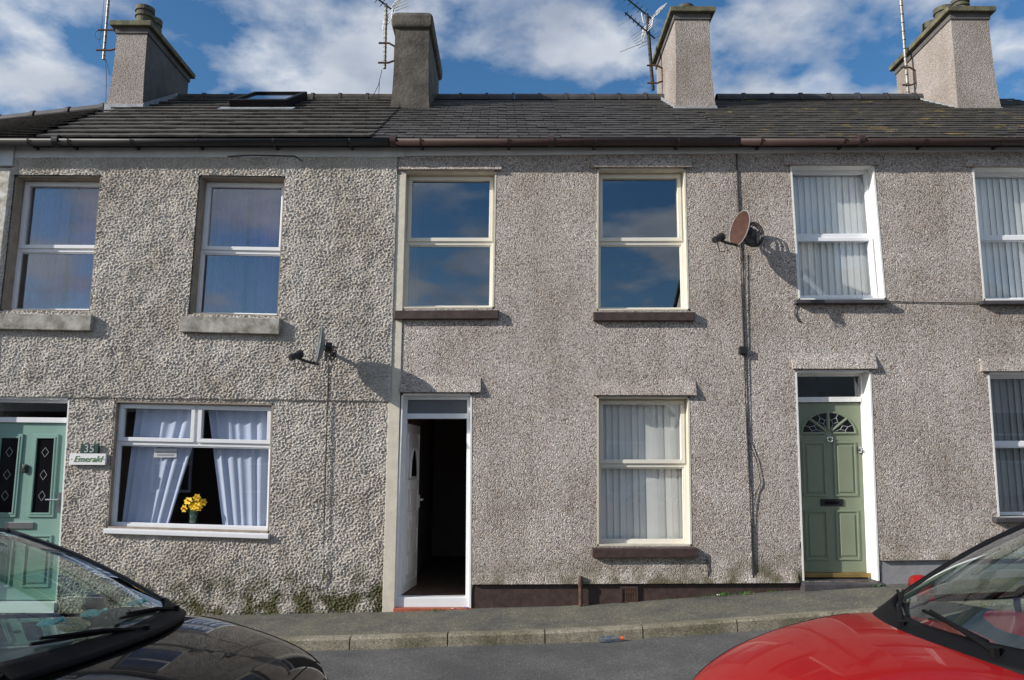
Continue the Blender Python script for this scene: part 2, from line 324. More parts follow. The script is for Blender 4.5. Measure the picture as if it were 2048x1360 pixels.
# ------------------------------------------------------------------ walls with openings
def inside(q, X, Z):
    r_ = np.ones_like(X, bool)
    for i in range(4):
        a, b_ = q[i], q[(i + 1) % 4]
        r_ &= ((b_[0] - a[0]) * (Z - a[1]) - (b_[1] - a[1]) * (X - a[0])) <= 0     # TL,TR,BR,BL is clockwise
    return r_
def bandnoise(nz, nx, step, lam, bw=.5):
    w = np.random.randn(nz, nx); fx = np.fft.fftfreq(nx, step)[None, :]; fz = np.fft.fftfreq(nz, step)[:, None]
    f = np.sqrt(fx ** 2 + fz ** 2); H = np.exp(-((np.log(np.maximum(f, 1e-6) * lam)) / bw) ** 2)
    o = np.fft.ifft2(np.fft.fft2(w) * H).real; return o / o.std()
def wall_sheet(name, x0, x1, zb, zt, openings, step, m, parent, disp=None, y=0.0):
    """one upright sheet facing -y: zb(x)..zt(x), quads in openings (x,z) cut out with clean edges"""
    nx = int(round((x1 - x0) / step)) + 1; nz = int(round((5.6 + .2) / step)) + 1
    xs = np.linspace(x0, x1, nx); tt = np.linspace(0, 1, nz)
    zbv = np.array([zb(x) for x in xs]); ztv = np.array([zt(x) for x in xs])
    X = np.repeat(xs[None, :], nz, 0); Z = zbv[None, :] + (ztv - zbv)[None, :] * tt[:, None]
    Y = np.full_like(X, y)
    if disp is not None: Y = Y - disp(X, Z, nz, nx)
    cx = (X[:-1, :-1] + X[1:, 1:]) / 2; cz = (Z[:-1, :-1] + Z[1:, 1:]) / 2
    keep = np.ones_like(cx, bool)
    for q in openings: keep &= ~inside(q, cx, cz)
    pk = np.pad(keep, 1, constant_values=True)
    # vertices on an opening border: some neighbour cell removed, some kept
    nb = np.stack([pk[:-1, :-1], pk[:-1, 1:], pk[1:, :-1], pk[1:, 1:]])
    border = nb.any(0) & ~nb.all(0)
    jj, ii = np.where(border)
    for q in openings:
        P = np.stack([X[jj, ii], Z[jj, ii]], 1); best = np.full(len(P), 9e9); tgt = P.copy()
        for k in range(4):
            a = np.array(q[k]); b_ = np.array(q[(k + 1) % 4]); ab = b_ - a
            t = np.clip(((P - a) @ ab) / (ab @ ab), 0, 1); c = a + t[:, None] * ab; d = np.hypot(*(P - c).T)
            s = d < best; best[s] = d[s]; tgt[s] = c[s]
        s = best < step * 1.6
        X[jj[s], ii[s]] = tgt[s, 0]; Z[jj[s], ii[s]] = tgt[s, 1]
        for k in range(4):                                    # pull one vertex right into each corner
            a = np.array(q[k]); d = np.hypot(X[jj, ii] - a[0], Z[jj, ii] - a[1]); n_ = d.argmin()
            if d[n_] < step * 1.6: X[jj[n_], ii[n_]] = a[0]; Z[jj[n_], ii[n_]] = a[1]
    idx = np.arange(nx * nz).reshape(nz, nx)
    f = np.stack([idx[:-1, :-1], idx[:-1, 1:], idx[1:, 1:], idx[1:, :-1]], -1)[keep]
    used = np.zeros(nx * nz, bool); used[f.ravel()] = True; re = np.cumsum(used) - 1
    co_ = np.stack([X, Y, Z], -1).reshape(-1, 3)[used]; f = re[f]
    me = bpy.data.meshes.new(name); me.vertices.add(len(co_)); me.vertices.foreach_set('co', co_.ravel())
    me.loops.add(f.size); me.loops.foreach_set('vertex_index', f.ravel().astype(np.int32)); me.polygons.add(len(f))
    me.polygons.foreach_set('loop_start', np.arange(0, f.size, 4, dtype=np.int32)); me.update(); me.validate()
    return obj(name, me, m, parent, smooth=disp is not None)
def Q(*pp): return [(U(x, y).x, U(x, y).z) for x, y in pp]     # opening corners TL,TR,BR,BL in the wall plane
# ------------------------------------------------------------------ windows
def lerp(a, b, t): return a + (b - a) * t
def qp(q, u, v):                                               # u: 0 left..1 right, v: 0 bottom..1 top
    t = (lerp(q[0][0], q[1][0], u), lerp(q[0][1], q[1][1], u)); b = (lerp(q[3][0], q[2][0], u), lerp(q[3][1], q[2][1], u))
    return lerp(b[0], t[0], v), lerp(b[1], t[1], v)
def qdim(q): return (math.dist(q[0], q[1]) + math.dist(q[3], q[2])) / 2, (math.dist(q[0], q[3]) + math.dist(q[1], q[2])) / 2
def bar(b, q, u0, u1, v0, v1, y0, y1):
    c = [qp(q, u0, v0), qp(q, u1, v0), qp(q, u1, v1), qp(q, u0, v1)]
    b.hexa([(x, y0, z) for x, z in c], [(x, y1, z) for x, z in c])
def ring(b, q, u0, u1, v0, v1, t, y0, y1):
    w, h = qdim(q); tu, tv = t / w, t / h
    bar(b, q, u0, u1, v0, v0 + tv, y0, y1); bar(b, q, u0, u1, v1 - tv, v1, y0, y1)
    bar(b, q, u0, u0 + tu, v0 + tv, v1 - tv, y0, y1); bar(b, q, u1 - tu, u1, v0 + tv, v1 - tv, y0, y1)
def reveal(q, d, m, parent, name='reveal', floor=True):
    b = MB(); e = .003
    ed = [(0, 1), (1, 2), (2, 3), (3, 0)] if floor else [(0, 1), (1, 2), (3, 0)]
    for i, j in ed:
        (xa, za), (xb, zb_) = q[i], q[j]; b.add([(xa, -.004, za), (xb, -.004, zb_), (xb, d + .07, zb_), (xa, d + .07, za)], [(0, 1, 2, 3)])
    return b.build(name, m, parent, solid=.02)
def room(q, d, parent, m=None, depth=2.2, pad=.35, low=None):
    xs = [p[0] for p in q]; zs = [p[1] for p in q]; x0, x1, z0, z1 = min(xs) - pad, max(xs) + pad, min(zs) - pad, max(zs) + pad
    if low is not None: z0 = low
    y0, y1 = d + .075, d + depth
    b = MB().add([(x0, y0, z0), (x1, y0, z0), (x1, y1, z0), (x0, y1, z0), (x0, y0, z1), (x1, y0, z1), (x1, y1, z1), (x0, y1, z1)],
                 [(0, 1, 2, 3), (4, 7, 6, 5), (3, 2, 6, 7), (0, 3, 7, 4), (1, 5, 6, 2)])
    # front ring round the opening so no daylight leaks in
    c = [(q[3][0], q[3][1]), (q[2][0], q[2][1]), (q[1][0], q[1][1]), (q[0][0], q[0][1])]
    o = [(x0, z0), (x1, z0), (x1, z1), (x0, z1)]
    for i in range(4):
        j = (i + 1) % 4; b.add([(o[i][0], y0, o[i][1]), (o[j][0], y0, o[j][1]), (c[j][0], y0, c[j][1]), (c[i][0], y0, c[i][1])], [(0, 1, 2, 3)])
    return b.build('room', m or m_room, parent)
def window(house, q, d, fm, rm, splits, sash=(True, False), glass=None, top_split=None, t=.05):
    """splits: v of the transom centre. window (frame mesh) > glass_pane, reveal, room"""
    b = MB(); w, h = qdim(q); ring(b, q, 0, 1, 0, 1, t, d, d + .07)
    tv = .028 / h; vt = splits
    bar(b, q, t / w, 1 - t / w, vt - tv, vt + tv, d + .002, d + .068)
    tu = t / w; tb = t / h; lights = []
    if top_split:
        ms = .03 / w; bar(b, q, top_split - ms, top_split + ms, vt + tv, 1 - tb, d + .003, d + .067)
        lights += [(tu, top_split - ms, vt + tv, 1 - tb, True), (top_split + ms, 1 - tu, vt + tv, 1 - tb, True)]
    else: lights.append((tu, 1 - tu, vt + tv, 1 - tb, sash[0]))
    lights.append((tu, 1 - tu, tb, vt - tv, sash[1]))
    for (u0, u1, v0, v1, s) in lights:
        if s: ring(b, q, u0 - .012 / w, u1 + .012 / w, v0 - .012 / h, v1 + .012 / h, .045, d - .018, d + .05)
        else: ring(b, q, u0, u1, v0, v1, .014, d + .012, d + .05)
    win = b.build('window', fm, house, bevel=.004)
    for (u0, u1, v0, v1, s) in lights:
        g = MB(); bar(g, q, u0, u1, v0, v1, d + .030, d + .034); g.build('glass_pane', glass or m_glass, win)
    reveal(q, d, rm, win); room(q, d, win)
    return win
def sill(win, px, Yf, h_px, m, name='sill', back=.12, lip=0):
    (xa, ya), (xb, yb) = px; a = U(xa, ya, Yf); b_ = U(xb, yb, Yf); a2 = U(xa, ya + h_px, Yf); h = a.z - a2.z
    return MB().hexa([(a.x, Yf, a.z - h), (b_.x, Yf, b_.z - h), (b_.x, Yf, b_.z), (a.x, Yf, a.z)],
                     [(a.x, back, a.z - h), (b_.x, back, b_.z - h), (b_.x, back, b_.z + .025), (a.x, back, a.z + .025)]).build(name, m, win, bevel=.006)
def lintel_drip(house, x0p, x1p, yp, h=.20, out=.052):
    a = U(x0p, yp, -out); b_ = U(x1p, yp, -out)
    MB().add([(a.x, 0.004, a.z + h), (b_.x, 0.004, b_.z + h), (b_.x, -out, b_.z), (a.x, -out, a.z), (a.x, .004, a.z), (b_.x, .004, b_.z)],
             [(0, 3, 2, 1), (3, 4, 5, 2), (0, 4, 3), (1, 2, 5), (0, 1, 5, 4)]).build('lintel_drip', m_peb, house)
def blind(q, d, label, x_frac=(0, 1), ang=11, n=None, col=None):
    w, h = qdim(q); t = thing('vertical_blind', label, 'blind', 'vertical blinds in the windows', (qp(q, 0, 0)[0], d + .105, qp(q, 0, 0)[1]))
    n = n or int(w / .076); bl = col or m_blind; sw = .089
    x0, z0 = qp(q, 0, 0); xe, _ = qp(q, 1, 0); zt = min(q[0][1], q[1][1])
    MB().box(0, xe - x0, -.02, .02, zt - z0 - .05, zt - z0 - .012).build('head_rail', m_white, t)
    me = MB().box(-sw / 2, sw / 2, -.0006, .0006, .03, zt - z0 - .055).mesh('blind_slat')
    for i in range(n):
        o = obj('blind_slat', me, bl, t); o.location = ((i + .5) * (xe - x0) / n, random.uniform(-.003, .003), 0); o.rotation_euler = (0, 0, R(ang + random.uniform(-5, 5)))
def curtain(label, xa_t, xb_t, xa_b, xb_b, z0, z1, y, m, folds=9, amp=.022, pinch=None):
    def fn(u, v):
        xa = lerp(xa_b, xa_t, v); xb = lerp(xb_b, xb_t, v)
        if pinch: k = pinch(v); xa, xb = lerp(xa_t, xa_b, k), lerp(xb_t, xb_b, k)
        uu = u + .012 * math.sin(u * 23)
        return (lerp(xa, xb, uu), y + amp * math.sin(u * folds * 2 * math.pi) + amp * .5 * math.sin(u * folds * 4.7 + 1), lerp(z0, z1, v))
    o = MB().grid(fn, 90, 14).build('curtain', m, None, smooth=True)
    return tag(o, label, 'curtain')
# ------------------------------------------------------------------ roof helpers
EY, EZ, RY, RZ = -.17, 5.50, 3.5, 7.79
def rp_(x, s, lift=0):                                          # s: 0 eave .. 1 ridge
    n = Vector((0, -(RZ - EZ), RY - EY)).normalized()
    return Vector((x, lerp(EY, RY, s), lerp(EZ, RZ, s) + .006 * x)) + n * lift
SL = math.hypot(RY - EY, RZ - EZ); PITCH = math.atan2(RZ - EZ, RY - EY)
def roof(house, xl, xr_, m, w, expo, thick, cap=300, joint=.009, name='slate', skip=None, x_half=True):
    """xl, xr_: functions of s. roof (deck mesh) > individual slates; rows past the cap joined as one"""
    d = MB()
    d.add([rp_(xl(0), 0, -.05), rp_(xr_(0), 0, -.05), rp_(xr_(1), 1, -.05), rp_(xl(1), 1, -.05)], [(0, 1, 2, 3)])
    d.add([rp_(xl(1), 1, -.05), rp_(xr_(1), 1, -.05), (xr_(1), 2 * RY - EY, EZ), (xl(1), 2 * RY - EY, EZ)], [(0, 1, 2, 3)])
    rf = d.build('roof', m_under, house, solid=.05)
    rows = int(SL / expo) + 1; cnt = 0; rest = MB(); ln = expo * 1.35
    shared = {}
    for r_ in range(rows):
        s0 = r_ * expo / SL; s1 = min(1.0, s0 + expo / SL); x = xl(s0 + .02) - (w / 2 if r_ % 2 and x_half else 0)
        xlim0, xlim1 = xl(s0), xr_(s0)
        while x < xlim1 - .01:
            a = max(x, xlim0); b_ = min(x + w, xlim1); x += w
            if b_ - a < .03: continue
            if skip and skip((a + b_) / 2, s0): continue
            wd = round(b_ - a - joint, 3); L_ = ln if s0 + ln / SL < 1 else (1 - s0) * SL
            key = (wd, round(L_, 2))
            c = rp_((a + b_) / 2, s0, .0)
            tilt = math.atan2(thick * 1.3, expo)
            if cnt < cap:
                if key not in shared:
                    shared[key] = MB().box(-wd / 2, wd / 2, 0, L_, 0, thick).mesh(name)
                o = obj(name, shared[key], m, rf); o.location = c + Vector((0, -.01 * random.random(), random.uniform(.0, .003)))
                o.rotation_euler = (PITCH - tilt + random.uniform(-.006, .006), 0, random.uniform(-.006, .006)); o.location += Vector((0, 0, thick * 1.2)); cnt += 1
            else:
                mt = Matrix.Translation(c + Vector((0, 0, thick * 1.2 + random.uniform(0, .003)))) @ Matrix.Rotation(PITCH - tilt + random.uniform(-.006, .006), 4, 'X')
                q = MB().box(-wd / 2, wd / 2, 0, L_, 0, thick); rest.add([mt @ Vector(v) for v in q.v], q.f)
    if rest.v:
        o = rest.build(name + '_courses', m, rf); o['kind'] = 'stuff'
    return rf
def ridge_tiles(rf, x0, x1, m=None, ln=.45):
    n = max(1, int((x1 - x0) / ln)); b = MB(); l = (x1 - x0) / n
    for k in range(8):
        a0 = R(-20 + 220 * k / 8); a1 = R(-20 + 220 * (k + 1) / 8)
        p = [(0, .115 * math.cos(a0), .10 * math.sin(a0)), (l - .006, .115 * math.cos(a0), .10 * math.sin(a0)), (l - .006, .115 * math.cos(a1), .10 * math.sin(a1)), (0, .115 * math.cos(a1), .10 * math.sin(a1))]
        b.add(p, [(0, 1, 2, 3)])
    b.add([(l - .05, -.135, -.045), (l - .006, -.135, -.045), (l - .006, -.1, .085), (l - .05, -.1, .085), (l - .05, 0, .125), (l - .006, 0, .125), (l - .006, .1, .085), (l - .05, .1, .085)],
          [(0, 1, 2, 3), (3, 2, 5, 4), (4, 5, 6, 7)])
    me = b.mesh('ridge_tile')
    for i in range(n):
        o = obj('ridge_tile', me, m or m_ridge, rf, solid=0); o.location = (x0 + i * l, RY, RZ + .006 * (x0 + i * l) + .0); o.rotation_euler = (0, 0, random.uniform(-.01, .01))
def gutter(house, x0, x1, m, brackets, unions=()):
    b = MB(); yc, r_ = -.185, .062; zc = lambda x: 5.475 + .006 * x
    def prof(x):
        return [(x, yc + r_ * math.cos(a), zc(x) + r_ * math.sin(a)) for a in [math.pi + math.pi * k / 10 for k in range(11)]]
    p0, p1 = prof(x0), prof(x1)
    b.add(p0 + p1, [(k, k + 1, 12 + k, 11 + k) for k in range(10)])
    g = b.build('gutter', m, house, smooth=True, solid=.005)
    for x in brackets:
        br = MB()
        for k in range(10):
            a0, a1 = math.pi + math.pi * k / 10, math.pi + math.pi * (k + 1) / 10; r2 = r_ + .007
            br.add([(x - .014, yc + r2 * math.cos(a0), zc(x) + r2 * math.sin(a0)), (x + .014, yc + r2 * math.cos(a0), zc(x) + r2 * math.sin(a0)),
                    (x + .014, yc + r2 * math.cos(a1), zc(x) + r2 * math.sin(a1)), (x - .014, yc + r2 * math.cos(a1), zc(x) + r2 * math.sin(a1))], [(0, 1, 2, 3)])
        br.box(x - .014, x + .014, yc + r_, -.03, zc(x) - .06, zc(x) - .01)
        br.build('gutter_bracket', m, g)
    for x in unions:
        un = MB().tube([(x - .035, yc, zc(x) - .002), (x + .035, yc, zc(x) - .002)], r_ + .009, 16); un.build('gutter_union', m, g)
    return g
def chimney(house, xl, xr_, y0, y1, ztop, m_front, m_side, pots=(), rounded=False, flare=.05, lead=True):
    zb = lambda y: lerp(EZ, RZ, (min(y, 2 * RY - y) - EY) / (RY - EY)) - .15
    b = MB(); n = 8
    def ringv(t, g=0):                                          # t: 0 bottom .. 1 top
        f = flare * (1 - t) ** 3 + g; z = lerp(zb(y0) + .06, ztop, t)
        return [(xl - f, y0 - f, z), (xr_ + f, y0 - f, z), (xr_ + f, y1 + f, z), (xl - f, y1 + f, z)]
    rows = [ringv(k / n) for k in range(n + 1)]
    vs = [v for r_ in rows for v in r_]; fs = []
    for k in range(n):
        for j in range(4): fs.append((k * 4 + j, k * 4 + (j + 1) % 4, k * 4 + 4 + (j + 1) % 4, k * 4 + 4 + j))
    b.add(vs, fs)
    ch = b.build('chimney', m_front, house)
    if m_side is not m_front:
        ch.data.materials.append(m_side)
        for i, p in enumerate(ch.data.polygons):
            if p.normal.x > .7: p.material_index = 1  # right face turned from the sun: shade put into its colour
    o = .085 if not rounded else .04
    if rounded:
        cap = MB(); pr = [(0, .0), (.05, .02), (.06, .10), (.06, .20), (.03, .27), (-.04, .31), (-.13, .325)]
        rws = [[(xl - e, y0 - e, ztop - .05 + h), (xr_ + e, y0 - e, ztop - .05 + h), (xr_ + e, y1 + e, ztop - .05 + h), (xl - e, y1 + e, ztop - .05 + h)] for e, h in pr]
        cap.add([v for r_ in rws for v in r_], [(k * 4 + j, k * 4 + (j + 1) % 4, k * 4 + 4 + (j + 1) % 4, k * 4 + 4 + j) for k in range(len(pr) - 1) for j in range(4)] + [(24, 25, 26, 27)])
        cap.build('cap', m_front, ch, bevel=.03)
    else:
        MB().box(xl - o, xr_ + o, y0 - o, y1 + o, ztop, ztop + .085).build('cap', m_cap, ch, bevel=.008)
        MB().box(xl - .02, xr_ + .02, y0 - .02, y1 + .02, ztop - .10, ztop).build('cap_band', m_sidec, ch)
    if lead:
        z0 = zb(y0); MB().box(xl - .06, xr_ + .06, y0 - .065, y0 - .045, z0 + .02, z0 + .17).build('flashing', m_lead, ch)
        for s, xx in ((-1, xl - .055), (1, xr_ + .055)):
            p = [(xx, y0 - .05, z0 + .03), (xx, RY, zb(RY) + .06), (xx, RY, zb(RY) + .24), (xx, y0 - .05, z0 + .19)]
            MB().add(p, [(0, 1, 2, 3)]).build('flashing', m_lead, ch, solid=.012)
    for (px_, py_, r_, h_) in pots:
        pr = [(r_, 0), (r_ * .95, h_ * .55), (r_ * 1.12, h_ * .58), (r_ * 1.12, h_ * .68), (r_ * .98, h_ * .7), (r_ * .98, h_ * .8), (r_ * 1.15, h_ * .82), (r_ * 1.15, h_), (r_ * .85, h_), (r_ * .8, h_ * .5)]
        MB().lathe(pr, (px_, py_, ztop + .08)).build('chimney_pot', m_pot, ch, smooth=False)
    return ch
# =================================================================== HOUSE 35 (left, roughcast)
XP1, XP2 = -1.40, 2.735                                        # party lines
h1 = thing('terraced_house', 'grey roughcast terraced house with teal door and blue curtains', 'house', 'houses of the terrace')
zf = lambda x: 5.36 + .013 * x if x < XP1 else 5.345 + .013 * x   # fascia bottom
o11 = Q((32, 351), (204, 352), (182, 623), (2, 622)); o12 = Q((400, 352), (572, 354), (557, 633), (378, 629))
o13 = Q((230, 801), (547, 807), (539, 1066), (212, 1056)); o1d = Q((-28, 794), (140, 796), (113, 1225), (-78, 1225))
string_z = lambda X: np.interp(X, [-5.15, -1.47], [2.367, 2.34])
def rough_disp(X, Z, nz, nx):
    a = bandnoise(nz, nx, .0095, .041, .80); b = bandnoise(nz, nx, .0095, .024, .5); c = bandnoise(nz, nx, .0095, .30, .6)
    lump = np.clip(a, -1.1, 2.4) * .0064 + b * .0022 + c * .0022
    lump = lump * np.clip(.96 + .09 * bandnoise(nz, nx, .0095, .6, .6), .75, 1.2)
    e = np.clip((XP1 - .02 - X) / .03, .15, 1)
    return lump * e + .022 * (Z > string_z(X)) + .004
wall_sheet('wall', -6.10, XP1 - .012, lambda x: gz(x) - .12, lambda x: lerp(5.292, 5.332, (x + 6.1) / 4.7), [o11, o12, o13, o1d], .0095, m_rough, h1, rough_disp)
MB().add([(-6.1, .3, -.3), (XP1, .3, -.3), (XP1, 7.2, -.3), (-6.1, 7.2, -.3), (-6.1, .3, 5.5), (XP1, .3, 5.5), (XP1, 7.2, 5.5), (-6.1, 7.2, 5.5)], [(1, 2, 6, 5), (2, 3, 7, 6), (3, 0, 4, 7)]).build('rear_walls', m_rough, h1)
MB().box(-6.30, -6.085, -.012, .3, -.3, 5.17).build('quoin_strip', m_flake, h1, bevel=.01)
w11 = window(h1, o11, .15, m_white, m_beige, .47, (True, False)); w12 = window(h1, o12, .15, m_white, m_beige, .475, (True, False))
w13 = window(h1, o13, .07, m_white, m_beige, .67, (True, False), m_glass_lo, top_split=.508)
for w_, pa in ((w11, ((-25, 626), (183, 630))), (w12, ((360, 632), (559, 637)))): sill(w_, pa, -.10, 31, m_conc)
sill(w13, ((207, 1058), (537, 1069)), -.06, 9, m_white)
for q, xs in ((o11, (0, 1)), (o12, (0, 1))):
    x0, z0 = qp(q, 0, 0); x1, z1 = qp(q, 1, 1)
lab = ['leftmost upstairs window', 'upstairs window over the blue-curtained window']
for q, l in zip((o11, o12), lab):
    x0, z0 = q[3]; x1 = q[2][0]; zt = q[0][1]; mid = (x0 + x1) / 2
    curtain('purple curtain, left half, behind the ' + l, x0 + .02, mid - .02, x0 + .02, mid - .03, z0, zt, .34, m_purp, 7)
    curtain('purple curtain, right half, behind the ' + l, mid + .01, x1 + .1, mid + .02, x1 + .1, z0, zt, .35, m_purp, 7)
x0, z0 = o13[3]; x1 = o13[2][0]; zt = o13[0][1]
cx = lambda p: U(p, 960, .175).x
curtain('blue curtain tied to the left side of the ground floor window', cx(262), cx(404), cx(250), cx(343), z0 - .02, zt, .175, m_curt, 6, .011)
curtain('blue curtain tied to the right side of the ground floor window', cx(404), cx(545), cx(452), cx(545), z0 - .02, zt, .175, m_curt, 6, .011)
# fascia, gutter, roof, chimney
def fascia(house, x0, x1, z0, z1, m=m_fascia):
    return MB().hexa([(x0, -.03, z0(x0)), (x1, -.03, z0(x1)), (x1, -.03, z1), (x0, -.03, z1)], [(x0, .02, z0(x0)), (x1, .02, z0(x1)), (x1, .02, z1), (x0, .02, z1)]).build('fascia_board', m, house)
fascia(h1, -6.08, XP1 + .08, lambda x: lerp(5.285, 5.325, (x + 6.1) / 4.7), 5.52)
MB().box(-6.30, -6.085, -.05, .02, 5.18, 5.50).build('fascia_end_box', m_fascia, h1)
gx = lambda p: U(p, 285, -.2).x
gutter(h1, -6.4, gx(783), m_gutb, [gx(p) for p in (60, 140, 265, 395, 548, 700)], [gx(112)])
vl = lambda s: lerp(-5.75, -6.45, s); vr = lambda s: lerp(-1.72, -1.80, s)
sk = (U(520, 214, 2.3).x, 2.25)
r1 = roof(h1, vl, vr, m_tile, .33, .36, .022, 300, .003, 'roof_tile', x_half=True)
ridge_tiles(r1, -5.72, -2.0, m_tile)
def cX(p, py=110, y=2.45): return U(p, py, y).x
chimney(h1, cX(232), cX(293), 2.42, 4.02, 8.45, m_pebc, m_sidec, [(cX(285, 40, 2.6), 2.66, .13, .40), (cX(305, 60, 3.2), 3.2, .13, .52), (cX(318, 80, 3.7), 3.75, .10, .15)])
# skylight
t = thing('roof_skylight', 'small opening roof skylight with dark frame on the tiled roof', 'skylight')
def skp(px, s, lift): return rp_(U(px, 214, lerp(EY, RY, s)).x, s, lift)
s0, s1 = .66, .955
xa, xb = U(462, 222, 2.3).x, U(578, 222, 2.3).x
fr = MB(); T0 = .05
def slab(b, xa, xb, sa, sb, l0, l1): b.hexa([rp_(xa, sa, l0), rp_(xb, sa, l0), rp_(xb, sa, l1), rp_(xa, sa, l1)], [rp_(xa, sb, l0), rp_(xb, sb, l0), rp_(xb, sb, l1), rp_(xa, sb, l1)])
slab(fr, xa, xb, s0, s0 + .03, .02, .16); slab(fr, xa, xb, s1 - .02, s1, .02, .16); slab(fr, xa, xa + .07, s0 + .03, s1 - .02, .02, .16); slab(fr, xb - .07, xb, s0 + .03, s1 - .02, .02, .16)
fr.build('frame', m_trim, t, bevel=.01)
g = MB(); slab(g, xa + .07, xb - .07, s0 + .03, s1 - .02, .12, .13); g.build('glass_pane', mat('skylight_glass', (.05, .06, .07), .05, spec=1, coat=1), t)
g = MB(); slab(g, xa - .12, xb + .12, s0 - .045, s0 - .002, .03, .05); g.build('lead_apron', m_lead, t)
# door 35
def door_frame(house, q, d, m, v_tr, fan=None, t=.055, th=.05):
    b = MB(); w, h = qdim(q); tu, tv = t / w, t / h
    bar(b, q, 0, tu, 0, 1, d, d + .08); bar(b, q, 1 - tu, 1, 0, 1, d, d + .08); bar(b, q, tu, 1 - tu, 1 - tv, 1, d + .001, d + .079)
    bar(b, q, tu, 1 - tu, v_tr - .03 / h, v_tr + .03 / h, d - .004, d + .078)
    f = b.build('door_frame', m, house, bevel=.004)
    g = MB(); bar(g, q, tu, 1 - tu, v_tr + .03 / h, 1 - tv, d + .03, d + .036); g.build('fanlight_pane', fan or m_glass_lo, f)
    return f
def panel(b, q, u0, u1, v0, v1, y, w=.02, dep=.014):
    """raised moulding ring with a fielded panel"""
    W_, H_ = qdim(q); ring(b, q, u0, u1, v0, v1, w, y - dep, y + .004)
    bar(b, q, u0 + .05 / W_, u1 - .05 / W_, v0 + .05 / H_, v1 - .05 / H_, y - dep * .8, y + .004)
f = door_frame(h1, o1d, .06, m_white, .893); reveal(o1d, .06, m_wpaint, f); room(o1d, .3, f, m_hall)
w_, h_ = qdim(o1d); lq = [qp(o1d, .058 / w_, .8795), qp(o1d, 1 - .058 / w_, .8795), qp(o1d, 1 - .058 / w_, .05), qp(o1d, .058 / w_, .05)]
b = MB(); bar(b, lq, 0, 1, 0, 1, .085, .13)
for u0, u1 in ((.10, .43), (.57, .90)):
    ring(b, lq, u0, u1, .46, .935, .045, .068, .09); ring(b, lq, u0 + .03, u1 - .03, .475, .92, .02, .062, .09)
    panel(b, lq, u0, u1, .07, .36, .085)
dr = b.build('door', m_teal, h1, bevel=.004)
for u0, u1 in ((.15, .38), (.62, .85)):
    g = MB(); bar(g, lq, u0, u1, .485, .91, .080, .084); g.build('door_glass', m_dglass, dr)
    for cy in (.58, .70, .83):
        g = MB(); um = (u0 + u1) / 2
        for k in range(4):
            a0, a1 = k * math.pi / 2, (k + 1) * math.pi / 2
            p = [qp(lq, um + .045 * math.cos(a), cy + .028 * math.sin(a)) for a in (a0, a1)]
            g.tube([(p[0][0], .078, p[0][1]), (p[1][0], .078, p[1][1])], .002, 5)
        g.build('leaded_motif', m_grey, dr)
def on(q, u, v, y): x, z = qp(q, u, v); return Vector((x, y, z))
g = MB(); bar(g, lq, .30, .66, .395, .432, .066, .09); g.build('letter_plate', m_chrome, dr, bevel=.004)
c = on(lq, .5, .74, .07); MB().lathe([(.0, -.035), (.025, -.03), (.034, 0), (.025, .02)], c, 12, 'y').box(c.x - .03, c.x + .03, c.y - .03, c.y + .012, c.z - .06, c.z + .04).build('knocker', m_black, dr, bevel=.015)
c = on(lq, .955, .545, .07); MB().box(c.x - .016, c.x + .016, c.y, c.y + .016, c.z - .11, c.z + .11).tube([(c.x, c.y, c.z + .03), (c.x, c.y - .05, c.z + .03), (c.x - .12, c.y - .05, c.z + .03)], .011, 8).build('door_handle', m_chrome, dr)
g = MB(); bar(g, o1d, .02, .98, 0, .045, -.02, .14); g.build('threshold', m_white, f)
# house signs
a = U(162, 888, -.05); b_ = U(195, 908, -.05)
t = thing('number_plate', 'dark green house number plate 35 above the name sign', 'number plate', None, (0, 0, 0))
MB().box(a.x, b_.x, -.05, -.02, b_.z, a.z).build('plate', m_plateg, t)
o = obj('lettering', text_mesh('35', .125), m_grey, t); o.location = ((a.x + b_.x) / 2, -.052, (a.z + b_.z) / 2)
a = U(140, 907, -.055); b_ = U(210, 930, -.055)
t = thing('name_sign', 'white house name sign reading Emerald in green italics', 'sign', None)
MB().box(a.x, b_.x, -.055, -.02, b_.z, a.z).build('board', m_sign, t, bevel=.003)
o = obj('lettering', text_mesh('Emerald', .098, .35), m_signg, t); o.location = ((a.x + b_.x) / 2, -.057, (a.z + b_.z) / 2)
for s in (-1, 1): MB().lathe([(.0, -.004), (.007, -.003), (.007, 0)], ((a.x + b_.x) / 2 + s * .185, -.055, (a.z + b_.z) / 2), 8, 'y').build('screw', m_grey, t)
# hanging sign inside the window
a = U(309, 897, .150); b_ = U(353, 915, .150); t = thing('hanging_sign', 'small white sign hanging on a string inside the blue-curtained window', 'sign')
MB().box(a.x, b_.x, .146, .152, b_.z, a.z).build('board', m_sign, t); xm = (a.x + b_.x) / 2
MB().tube([(a.x + .03, .149, a.z), (xm, .149, a.z + .05), (b_.x - .03, .149, a.z)], .003, 5).build('string', m_black, t)
lt = MB()
for row, (u0, u1) in ((.62, (.1, .92)), (.28, (.14, .86))):
    x = lerp(a.x, b_.x, u0)
    while x < lerp(a.x, b_.x, u1): l = random.uniform(.008, .022); lt.box(x, x + l, .143, .1459, lerp(b_.z, a.z, row) - .009, lerp(b_.z, a.z, row) + .009); x += l + .007
lt.build('lettering', m_grey, t)
